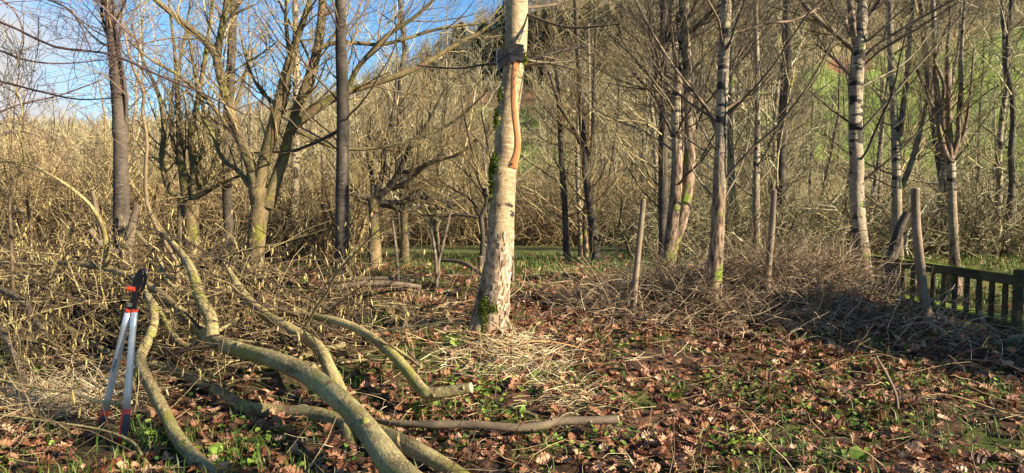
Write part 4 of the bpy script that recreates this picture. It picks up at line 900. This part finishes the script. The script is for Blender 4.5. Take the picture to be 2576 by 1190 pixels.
# ------------------------------------------------------------------ scrub that reads as one mass
def scrub(name, label, n, pxr, Dr, hr, mat, seed, lean=.45, rmin=.004, hfun=None):
    D = rs.uniform(*Dr, n); px = rs.uniform(*pxr, n); x = (px - 1288) / F * D
    h = rs.uniform(*hr, n)
    if hfun: h = h * hfun(px)
    b = np.stack([x, D, gz(x, D) - .05], -1); Q = 6; p = np.empty((n, Q, 3)); p[:, 0] = b
    cur = nz(np.stack([rs.randn(n) * lean, rs.randn(n) * lean, np.ones(n)], -1))
    for q in range(1, Q): p[:, q] = p[:, q - 1] + cur * (h / (Q - 1))[:, None]; cur = nz(cur + rs.randn(n, 3) * .2)
    r = np.maximum(np.linspace(.012, .004, Q)[None] * np.exp(rs.randn(n, 1) * .55), rmin)
    mb = MB(); mb.tubes(p, r, 3); a, ra = sprout(p, r, 9, (.25, .9), .5, (40, 85), .1, 5, .1, 1, .12, rmin=rmin * .8); mb.tubes(a, ra, 3)
    b2, rb = sprout(a, ra, 3, (.12, .4), .7, (30, 70), .05, 3, .1, 1, .12, rmin=rmin * .7); mb.tubes(b2, rb, 3)
    o = mb.build(name, mat); tag(o, label, 'scrub', kind='stuff'); return p, a
sp1, sa1 = scrub('hazel_scrub', 'dense golden brown hazel scrub filling the back left', 2200, (-500, 900), (9.6, 18), (.8, 1.75), M['scrub'], 1, hfun=lambda p: np.interp(p, [-500, 200, 500, 900], [1.25, 1.15, .9, .75]) * (1 + .22 * np.sin(p * .023) + .16 * np.sin(p * .071 + 1) + .10 * np.sin(p * .19)) * (1 + .9 * (rs.rand(len(p)) < .06)))
scrub('thicket', 'tangled golden thicket behind the centre of the clearing', 1300, (800, 1700), (17.5, 28), (.9, 2.6), M['scrub'], 2, rmin=.006)
scrub('thicket', 'tangled olive brown thicket under the trees at the back right', 1250, (1600, 2950), (10.5, 24), (.4, 1.4), M['scrub_r'], 3, rmin=.005)
scrub('thicket', 'deep grey brown thicket closing the wood far behind', 380, (-500, 3000), (27, 52), (1.2, 3.2), M['scrub_r'], 4, rmin=.012, hfun=lambda p: np.interp(p, [-500, 300, 900, 1400, 3000], [.55, .5, .6, 1., 1.0]))

# ------------------------------------------------------------------ brush pile and catkins
def brush():
    mb = MB(); n = 560
    x = rs.uniform(-4.6, -.15, n * 4); y = rs.uniform(3.45, 8.2, n * 4)
    pr = sstep(-.1, -1.3, x) * .9 + .1; pr *= sstep(3.3, 3.9, y); bp = pxof(x, y); pr *= 1 - .96 * sstep(4.8, 5.5, y) * sstep(480, 720, bp); pr *= 1 - .8 * sstep(5.8, 6.6, y) * sstep(150, 400, bp); k = rs.rand(n * 4) < pr; x, y = x[k][:n], y[k][:n]; n = len(x)
    hh = .27 * sstep(3.9, 5.6, y) * sstep(-.3, -1.6, x) + .03
    p0 = np.stack([x, y, gz(x, y) + rs.rand(n) * hh], -1)
    d = nz(np.stack([rs.randn(n) * .7 - .6, rs.randn(n) * .6 + .25, rs.randn(n) * .10 + .02], -1)); Q = 10; p = np.empty((n, Q, 3)); p[:, 0] = p0; L = rs.uniform(.5, 1.5, n)
    for q in range(1, Q):
        d = nz(d + rs.randn(n, 3) * .11 * [1, 1, .6] + [0, 0, -.02]); p[:, q] = p[:, q - 1] + d * (L / (Q - 1))[:, None]
        p[:, q, 2] = np.maximum(p[:, q, 2], gz(p[:, q, 0], p[:, q, 1]) + .006)
    r = np.linspace(1, .3, Q)[None] * rs.uniform(.003, .013, (n, 1)); mb.tubes(p, r, 6)
    a, ra = sprout(p, r, 6, (.15, .6), .62, (30, 65), .05, 7, .1, 1, .13, rmin=.0018); mb.tubes(a, ra, 3)
    b, rb = sprout(a, ra, 3, (.08, .28), .7, (35, 75), .05, 4, .1, 1, .13, rmin=.0015); mb.tubes(b, rb, 3)
    tag(mb.build('brush_pile', M['brush']), 'tangled pile of cut hazel twigs behind the loppers', 'brush pile', kind='stuff')
    # loose fine twigs all over the floor
    mb = MB(); n = 1500; x = rs.uniform(-4, 5, n); y = 2.3 + 6 * rs.rand(n) ** 1.3
    p = np.empty((n, 5, 3)); th = rs.rand(n) * 6.28; L = rs.uniform(.1, .5, n); d = nz(np.stack([np.cos(th), np.sin(th), rs.uniform(-.05, .25, n)], -1)); p[:, 0] = np.stack([x, y, gz(x, y) + .015], -1)
    for q in range(1, 5): d = nz(d + rs.randn(n, 3) * .15); p[:, q] = p[:, q - 1] + d * (L / 4)[:, None]; p[:, q, 2] = np.maximum(p[:, q, 2], gz(p[:, q, 0], p[:, q, 1]) + .01)
    mb.tubes(p, np.linspace(1, .5, 5)[None] * rs.uniform(.0012, .0035, (n, 1)), 4)
    tag(mb.build('fallen_twigs', M['twig_b']), 'fine brown twigs scattered over the woodland floor', 'twigs', kind='stuff')
    # catkins hang from brush and scrub
    src = b[rs.permutation(len(b))[:4000]]; c0 = src[:, rs.randint(1, 4)]
    s2 = sa1[rs.permutation(len(sa1))[:7000]][:, 2]; c0 = np.concatenate([c0, s2]); m = len(c0); ln = np.concatenate([rs.uniform(.025, .06, 4000), rs.uniform(.04, .08, len(s2))])
    Q = 4; p = np.empty((m, Q, 3)); dd = nz(np.stack([rs.randn(m) * .25, rs.randn(m) * .25, -np.ones(m)], -1))
    for q in range(Q): p[:, q] = c0 + dd * (ln * q / (Q - 1))[:, None]
    rr = np.array([.4, 1, 1, .3])[None] * np.concatenate([np.full(4000, .0052), np.full(len(s2), .007)])[:, None]
    mb = MB(); mb.tubes(p, rr, 4); tag(mb.build('catkins', M['catkin']), 'small yellow catkins dangling from the cut and standing hazel', 'catkins', kind='stuff')
brush()

def debris():
    n = 120; px = rs.uniform(1100, 2750, n); y = 2.3 + 2.9 * rs.rand(n); x = (px - 1288) / F * y; th = rs.rand(n) * 6.28
    d = nz(np.stack([np.cos(th), np.sin(th), rs.uniform(0, .35, n)], -1)); Q = 8; p = np.empty((n, Q, 3)); p[:, 0] = np.stack([x, y, gz(x, y) + .02], -1); L = rs.uniform(.15, .65, n)
    for q in range(1, Q): d = nz(d + rs.randn(n, 3) * .2 + [0, 0, -.05]); p[:, q] = p[:, q - 1] + d * (L / 7)[:, None]; p[:, q, 2] = np.maximum(p[:, q, 2], gz(p[:, q, 0], p[:, q, 1]) + .02)
    r = np.linspace(1, .4, Q)[None] * rs.uniform(.0012, .0034, (n, 1)); mb = MB(); mb.tubes(p, r, 5)
    a, ra = sprout(p, r, 3, (.06, .25), .65, (30, 65), .05, 5, .2, 1, .15, rmin=.001); mb.tubes(a, ra, 3)
    tag(mb.build('dead_stalks', M['scrub']), 'forked dry stalks and bramble ends strewn over the right foreground', 'stalks', kind='stuff')
debris()

# ------------------------------------------------------------------ leaves, herbs, grass, straw
def rotm(yaw, tilt, roll):
    cy, sy = np.cos(yaw), np.sin(yaw); ct, st = np.cos(tilt), np.sin(tilt); cr, sr = np.cos(roll), np.sin(roll); n = len(yaw); z = np.zeros(n); o = np.ones(n)
    A = np.stack([cy, -sy, z, sy, cy, z, z, z, o], -1).reshape(n, 3, 3); B = np.stack([o, z, z, z, ct, -st, z, st, ct], -1).reshape(n, 3, 3); C = np.stack([cr, z, sr, z, o, z, -sr, z, cr], -1).reshape(n, 3, 3)
    return A @ B @ C
def scatter(mb, tv, tf, pos, size, tiltsd, rv):
    n = len(pos); Rm = rotm(rs.rand(n) * 6.28, rs.randn(n) * tiltsd, rs.randn(n) * tiltsd)
    v = np.einsum('nij,kj->nki', Rm, tv) * size[:, None, None] + pos[:, None, :]
    k = len(tv); f = (tf[None] + (np.arange(n) * k)[:, None, None]).reshape(-1, tf.shape[1])
    mb.add(v, f, bk=v, rv=np.repeat(rv, k))
def oak(W, curl, cup, tw):
    n = len(W); y = np.linspace(0, 1, n); vs = []
    for i in range(n):
        z = curl * (y[i] - .5) ** 2 + tw * .04 * math.sin(i * 2.1)
        yo = y[i] - .5
        vs += [(-W[i], yo + .05 * (W[i] > .2), z + cup * abs(W[i]) * 1.2 + .02 * math.sin(i * 3.7)), (0, yo, z), (W[i], yo + .04 * (W[i] > .2), z + cup * abs(W[i]) * (1 + tw) + .03 * math.cos(i * 2.9))]
    f = []
    for i in range(n - 1):
        a = i * 3
        f += [[a, a + 1, a + 4, a + 3], [a + 1, a + 2, a + 5, a + 4]]
    return np.array(vs), np.array(f)
OAK = [oak([.02, .03, .20, .10, .32, .15, .40, .20, .34, .16, .20, .02], c, u, t) for c, u, t in ((.5, .3, .2), (-.5, -.3, -.5), (.8, .7, .9), (-.2, .5, -1.2), (.3, -.5, .6))]
OAKS = [oak([.02, .25, .14, .36, .16, .02], c, u, t) for c, u, t in ((.6, .4, .2), (-.6, -.4, -.5), (.5, .9, .8))]
def pos_rand(n, y0, y1, pw=1.3, pxl=-150, pxr=2750):
    y = y0 + (y1 - y0) * rs.rand(n) ** pw; px = rs.uniform(pxl, pxr, n); x = (px - 1288) / F * y
    return px, x, y
def clump(x, y, f=1., ph=0.):
    return .5 + .5 * np.sin(x * 2.3 * f + 1.7 * np.sin(y * 1.9 * f + ph) + ph) * np.sin(y * 2.9 * f + 1.3 * np.sin(x * 2.7 * f) + ph * 2)
def litter():
    mb = MB(); n = 20000
    px, x, y = pos_rand(n, 2.2, 5.6, .8); d = np.where(px > 1150, .95, np.where(y < 3.5, .8, .3)) * (.15 + 1.1 * clump(x, y, 1.3, 2.5)); k = (rs.rand(n) < d) & (np.abs(x + 1.59) + np.abs(y - 2.9) > .22); x, y = x[k], y[k]; n = len(x)
    pos = np.stack([x, y, gz(x, y) + rs.uniform(.004, .035, n)], -1); g = rs.randint(0, 5, n)
    for i in range(5): s = g == i; scatter(mb, *OAK[i], pos[s], .025 + .065 * rs.beta(1.3, 2.2, s.sum()), .27, rs.beta(2, 2, s.sum()))
    n = 13000; px, x, y = pos_rand(n, 5.4, 12.5, 1.2); d = np.where(px > 500, .9, .5) * (1 - .75 * sstep(9, 12, y)) * (.4 + .8 * clump(x, y)); k = rs.rand(n) < d; x, y = x[k], y[k]; n = len(x)
    pos = np.stack([x, y, gz(x, y) + rs.uniform(.004, .04, n)], -1); g = rs.randint(0, 3, n)
    for i in range(3): s = g == i; scatter(mb, *OAKS[i], pos[s], rs.uniform(.035, .075, s.sum()), .3, rs.beta(2, 2, s.sum()))
    tag(mb.build('leaf_litter', M['leaf'], smooth=False), 'curled brown oak leaves covering the woodland floor', 'leaves', kind='stuff')
litter()
def herbs():
    mb = MB(); n = 12000; px, x, y = pos_rand(n, 2.25, 6.5, 1.1)
    d = .03 + .8 * (clump(x, y, 1.7, 2.) > .70) * (clump(x, y, 4.1, 1.) > .35); d *= np.where(px < 1150, .4, 1.); d *= 1 - .7 * sstep(4.6, 5.6, y)
    d = np.maximum(d, .9 * np.exp(-((px - 1200) / 160) ** 2 - ((y - 3.35) / .35) ** 2))
    for cx, cy, rx, ry in ((1960, 1010, 110, 50), (2080, 1040, 140, 40), (2230, 1080, 120, 40), (2310, 960, 120, 40), (1850, 975, 90, 40), (1210, 985, 130, 50), (1290, 1050, 90, 30), (1500, 1150, 110, 30), (2480, 1020, 70, 60), (640, 1120, 130, 40), (1900, 1150, 120, 30), (340, 1130, 60, 30)):
        qx = (px - cx) / rx; qy = (480 + (CAMZ - gz(x, y)) / y * F - cy) / ry; d = np.maximum(d, 1.5 * (qx * qx + qy * qy + .5 * np.sin(x * 17) * np.sin(y * 19) < .9))
    k = rs.rand(n) < d * .45; x, y = x[k], y[k]; n = len(x)
    m = 4; pos = np.repeat(np.stack([x, y, gz(x, y)], -1), m, 0) + np.stack([rs.randn(n * m) * .022, rs.randn(n * m) * .022, rs.uniform(.01, .06, n * m)], -1)
    th = np.arange(9) / 9 * 2 * np.pi; rad = .5 * (1 - .35 * np.exp(-((th - 0) / .5) ** 2)) * (1 + .08 * np.cos(th * 5)); tv = np.vstack([[0, 0, -.05], np.stack([rad * np.cos(th), rad * np.sin(th), .06 * np.cos(2 * th)], -1)]); tf = np.array([[0, 1 + i, 1 + (i + 1) % 9] for i in range(9)])
    scatter(mb, tv, tf, pos, rs.uniform(.008, .026, n * m), .4, rs.rand(n * m))
    # broad upright leaves of a few rosettes
    R0 = [P(px_, py_, G(px_, py_)) for px_, py_ in ((1055, 1050), (1045, 1035), (1225, 990), (1150, 870), (930, 870), (1300, 1060), (1850, 1130), (2150, 1180), (560, 1160), (460, 1150), (105, 940), (960, 830), (2440, 835), (1700, 1010), (640, 1175))]
    tv2 = []; W = [.05, .3, .42, .36, .2, .02]
    for i, w in enumerate(W): yy = i / 5; z = .35 * math.sin(yy * 2.2); tv2 += [(-w, yy, z + .15 * w), (0, yy, z), (w, yy, z + .15 * w)]
    tv2 = np.array(tv2); tf2 = np.array([q for i in range(5) for q in ([i * 3, i * 3 + 1, i * 3 + 4, i * 3 + 3], [i * 3 + 1, i * 3 + 2, i * 3 + 5, i * 3 + 4])])
    for c in R0:
        q = np.repeat(c[None], 9, 0); q[:, 2] += .01; scatter(mb, tv2, tf2, q + rs.randn(9, 3) * .012, rs.uniform(.035, .075, 9), .45, rs.uniform(.4, 1, 9))
    tag(mb.build('ground_herbs', M['herb']), 'low bright green herbs and seedlings among the brown leaves', 'herbs', kind='stuff')
    # grass
    mb = MB(); n = 26000; px, x, y = pos_rand(n, 2.25, 13, 1.25)
    d = .25 * (clump(x, y, 1.3, 4.) > .55) + .05
    d = np.maximum(d, .9 * sstep(7.0, 8.6, y) * (px > 1000) * (.25 + .75 * (clump(x, y, 1.2, 3.3) > .45))); d = np.maximum(d, .6 * (px < 900) * (y < 3.1) * (clump(x, y, 2.2, 1.) > .5)); d = np.maximum(d, .8 * (px > 2300) * sstep(5.2, 5.6, y)); d *= np.where((px > 1500) & (y > 4.3) & (y < 7), .3, 1)
    k = rs.rand(n) < d; x, y = x[k], y[k]; n = len(x); m = 3
    x = np.repeat(x, m) + rs.randn(n * m) * .02; y = np.repeat(y, m) + rs.randn(n * m) * .02; n *= m
    h = rs.uniform(.03, .11, n); w = np.where(y > 6, .004, .0022); th = rs.rand(n) * 6.28; c = np.stack([np.cos(th), np.sin(th), np.zeros(n)], -1); s = np.stack([-np.sin(th), np.cos(th), np.zeros(n)], -1) * w[:, None]; b = np.stack([x, y, gz(x, y)], -1)
    ln = rs.uniform(.1, .9, n)[:, None]; m1 = b + c * h[:, None] * .3 * ln; m1[:, 2] += h * .6; tp = b + c * h[:, None] * ln; tp[:, 2] += h * (1 - .3 * ln[:, 0])
    v = np.stack([b - s, b + s, m1 + s, m1 - s, tp], 1).reshape(-1, 3); i = np.arange(n) * 5
    nb = mb.n; mb.add(v, np.stack([i, i + 1, i + 2, i + 3], -1), rv=np.repeat(rs.rand(n), 5)); mb.f.append(np.stack([i + 3, i + 2, i + 4], -1) + nb); mb.mi.append(np.zeros(n, int))
    tag(mb.build('grass', M['grass']), 'short green grass and moss on the clearing floor', 'grass', kind='stuff')
herbs()
def straws(name, label, n, fpos, L, up, mat, rad=(.0008, .0022), Q=6, wig=.14, lift=(.0, .03), thick=.0):
    x, y = fpos(n); n = len(x); th = rs.rand(n) * 6.28; d = nz(np.stack([np.cos(th), np.sin(th), rs.uniform(up[0], up[1], n)], -1)); ln = rs.uniform(*L, n)
    p = np.empty((n, Q, 3)); p[:, 0] = np.stack([x, y, gz(x, y) + rs.uniform(*lift, n)], -1)
    for q in range(1, Q): d = nz(d + rs.randn(n, 3) * wig + [0, 0, -.10 if q > 1 else 0]); p[:, q] = p[:, q - 1] + d * (ln / (Q - 1))[:, None]; p[:, q, 2] = np.maximum(p[:, q, 2], gz(p[:, q, 0], p[:, q, 1]) + .008)
    mb = MB(); mb.tubes(p, np.linspace(1, .45, Q)[None] * rs.uniform(*rad, (n, 1)), 3); tag(mb.build(name, mat), label, 'dead grass', kind='stuff')
def tuft_pos(n):
    m = n // 3; u = rs.rand(m); x = np.concatenate([rs.randn(m) * .15 - .03, -.05 + .42 * u + rs.randn(m) * .07, rs.randn(m) * .22]); y = np.concatenate([4.08 + rs.randn(m) * .12, 4.1 - .75 * u + rs.randn(m) * .09, 3.95 + rs.randn(m) * .16])
    return x, y
straws('dead_grass', 'bright bleached dead grass spilling around the axe birch foot', 1300, tuft_pos, (.07, .2), (-.1, .6), M['straw'], (.001, .0028))
def wide(n):
    px, x, y = pos_rand(n, 2.3, 6.5, 1.1, 700, 2700); k = rs.rand(n) < .35 + .65 * clump(x, y, 1.1, 5.); return x[k], y[k]
straws('dead_grass', 'thin dry straw strewn over the leaves at right', 2300, wide, (.05, .25), (-.05, .45), M['straw'], (.0007, .0018))
def heap(n):
    a = n * 3 // 4; x = np.concatenate([2.2 + rs.randn(a) * .68, 1.25 + rs.randn(n - a) * .4]); y = np.concatenate([5.35 + rs.randn(a) * .42, 5.1 + rs.randn(n - a) * .3]); k = (rs.rand(len(x)) < .15 + .85 * (clump(x, y, 1.8, 3.) > .4)) & (y > 4.2) & (x < 3.1) & ~((x > 2.75) & (y > 5.0)) & (pxof(x, y) < 2420 - 260 * (rs.rand(len(x)) < .6) * (y > 4.9)); return x[k], y[k]
straws('bank_thatch', 'thick grey brown thatch of dead grass and bracken on the right bank', 11500, heap, (.12, .48), (-.2, 1.25), M['strawg'], (.0009, .0034), 7, .2, (0, .06))
straws('bramble_stems', 'thicker brown bramble stems tangled through the right bank', 420, heap, (.3, .9), (.0, 1.1), M['twig_b'], (.002, .0055), 9, .16, (0, .12))
def left_tuft(n): return -2.15 + rs.randn(n) * .22, 3.35 + rs.randn(n) * .16
straws('dead_grass', 'small bleached heap of dead grass at the left edge', 900, left_tuft, (.08, .3), (-.1, .8), M['straw'])
def rightlow(n): return 2.9 + rs.randn(n) * .7, 4.35 + rs.randn(n) * .3
straws('bramble_stems', 'thin dead stems standing in front of the bench', 300, rightlow, (.12, .35), (.2, 1.4), M['strawg'], (.001, .0028), 7, .15)

# evergreen bushes added to cast shade, and trees, just outside the frame on the right, whose shade lies over the bank and the floor
def holly(label, x, y, w, h):
    z0 = float(gz(x, y)); t = thing('shade_holly_bush', label, 'bush', (x, y, z0)); n = int(2300 * w * h)
    u = rs.rand(n); th = rs.rand(n) * 6.28; zz = u * h; rad = w * .5 * np.sqrt(np.clip(1 - (2 * u - .75) ** 2 / 1.6, .05, 1)) * rs.rand(n) ** .33 * (1 + .18 * np.sin(th * 3 + u * 7) + .12 * np.sin(th * 7 - u * 13))
    c = np.stack([x + rad * np.cos(th), y + rad * np.sin(th), z0 + .08 + zz], -1)
    W = [.03, .30, .24, .34, .2, .02]; tv = []
    for i, q in enumerate(W): yy = i / 5 - .5; tv += [(-q, yy, .1 * q), (0, yy, -.04), (q, yy, .12 * q)]
    tf = np.array([q for i in range(5) for q in ([i * 3, i * 3 + 1, i * 3 + 4, i * 3 + 3], [i * 3 + 1, i * 3 + 2, i * 3 + 5, i * 3 + 4])])
    mb = MB(); scatter(mb, np.array(tv), tf, c, rs.uniform(.05, .09, n), .8, rs.rand(n)); mb.build('foliage', M['holly'], t)
    st = MB(); p = np.array([[x, y, z0 - .1], [x + .03, y, z0 + h * .4], [x - .02, y + .03, z0 + h * .9]]); q = smooth_path(p, 14); st.tubes(q, np.linspace(.05, .012, 14), 8)
    a, ra = sprout(q, np.linspace(.05, .012, 14), 26, (w * .3, w * .55), .4, (45, 80), .2, 6, .1, 1, .1); st.tubes(a, ra, 4); st.build('trunk', M['dark'], t)
M['holly'] = mat_leaf('holly_leaf', [(0, (.012, .03, .012)), (1, (.05, .09, .03))], .35, .1)
for k, (x, y, w, h) in enumerate([(7.2, 3.3, 1.6, 2.5), (7.4, 2.2, 1.6, 2.35), (8.4, 4.0, 1.5, 2.8), (6.0, .9, 1.0, 1.6), (5.3, 3.1, 1.6, 1.95)]):
    holly('unseen dark evergreen holly bush added to cast shade outside the right edge, %s' % ['beside the bench', 'nearer the viewer than the bench', 'farthest back', 'lowest and nearest', 'closest to the bank'][k], x, y, w, h)
for (x, y, k) in ((9.8, 4.2, 'a'), (12.5, 4.6, 'a'), (11.0, 5.6, 'b'), (4.2, .1, 'a'), (6.0, -1.6, 'a'), (8.5, -1.0, 'b'), (9.5, 1.2, 'a')):
    o = None
    src = next(q for q in protos[k] if q.name in used); o = src.copy(); col.objects.link(o)
    for ch in src.children: c = ch.copy(); col.objects.link(c); c.parent = o
    o.location = (x, y, float(gz(x, y))); o.scale = (.9,) * 3; o['label'] = 'bare young tree standing out of view to the right of the clearing'; o['group'] = 'bare trees out of view on the right'; o.rotation_euler = (0, 0, rs.rand() * 6)
print('verts', sum(len(o.data.vertices) for o in scene.objects if o.type == 'MESH'), 'objs', len(scene.objects))
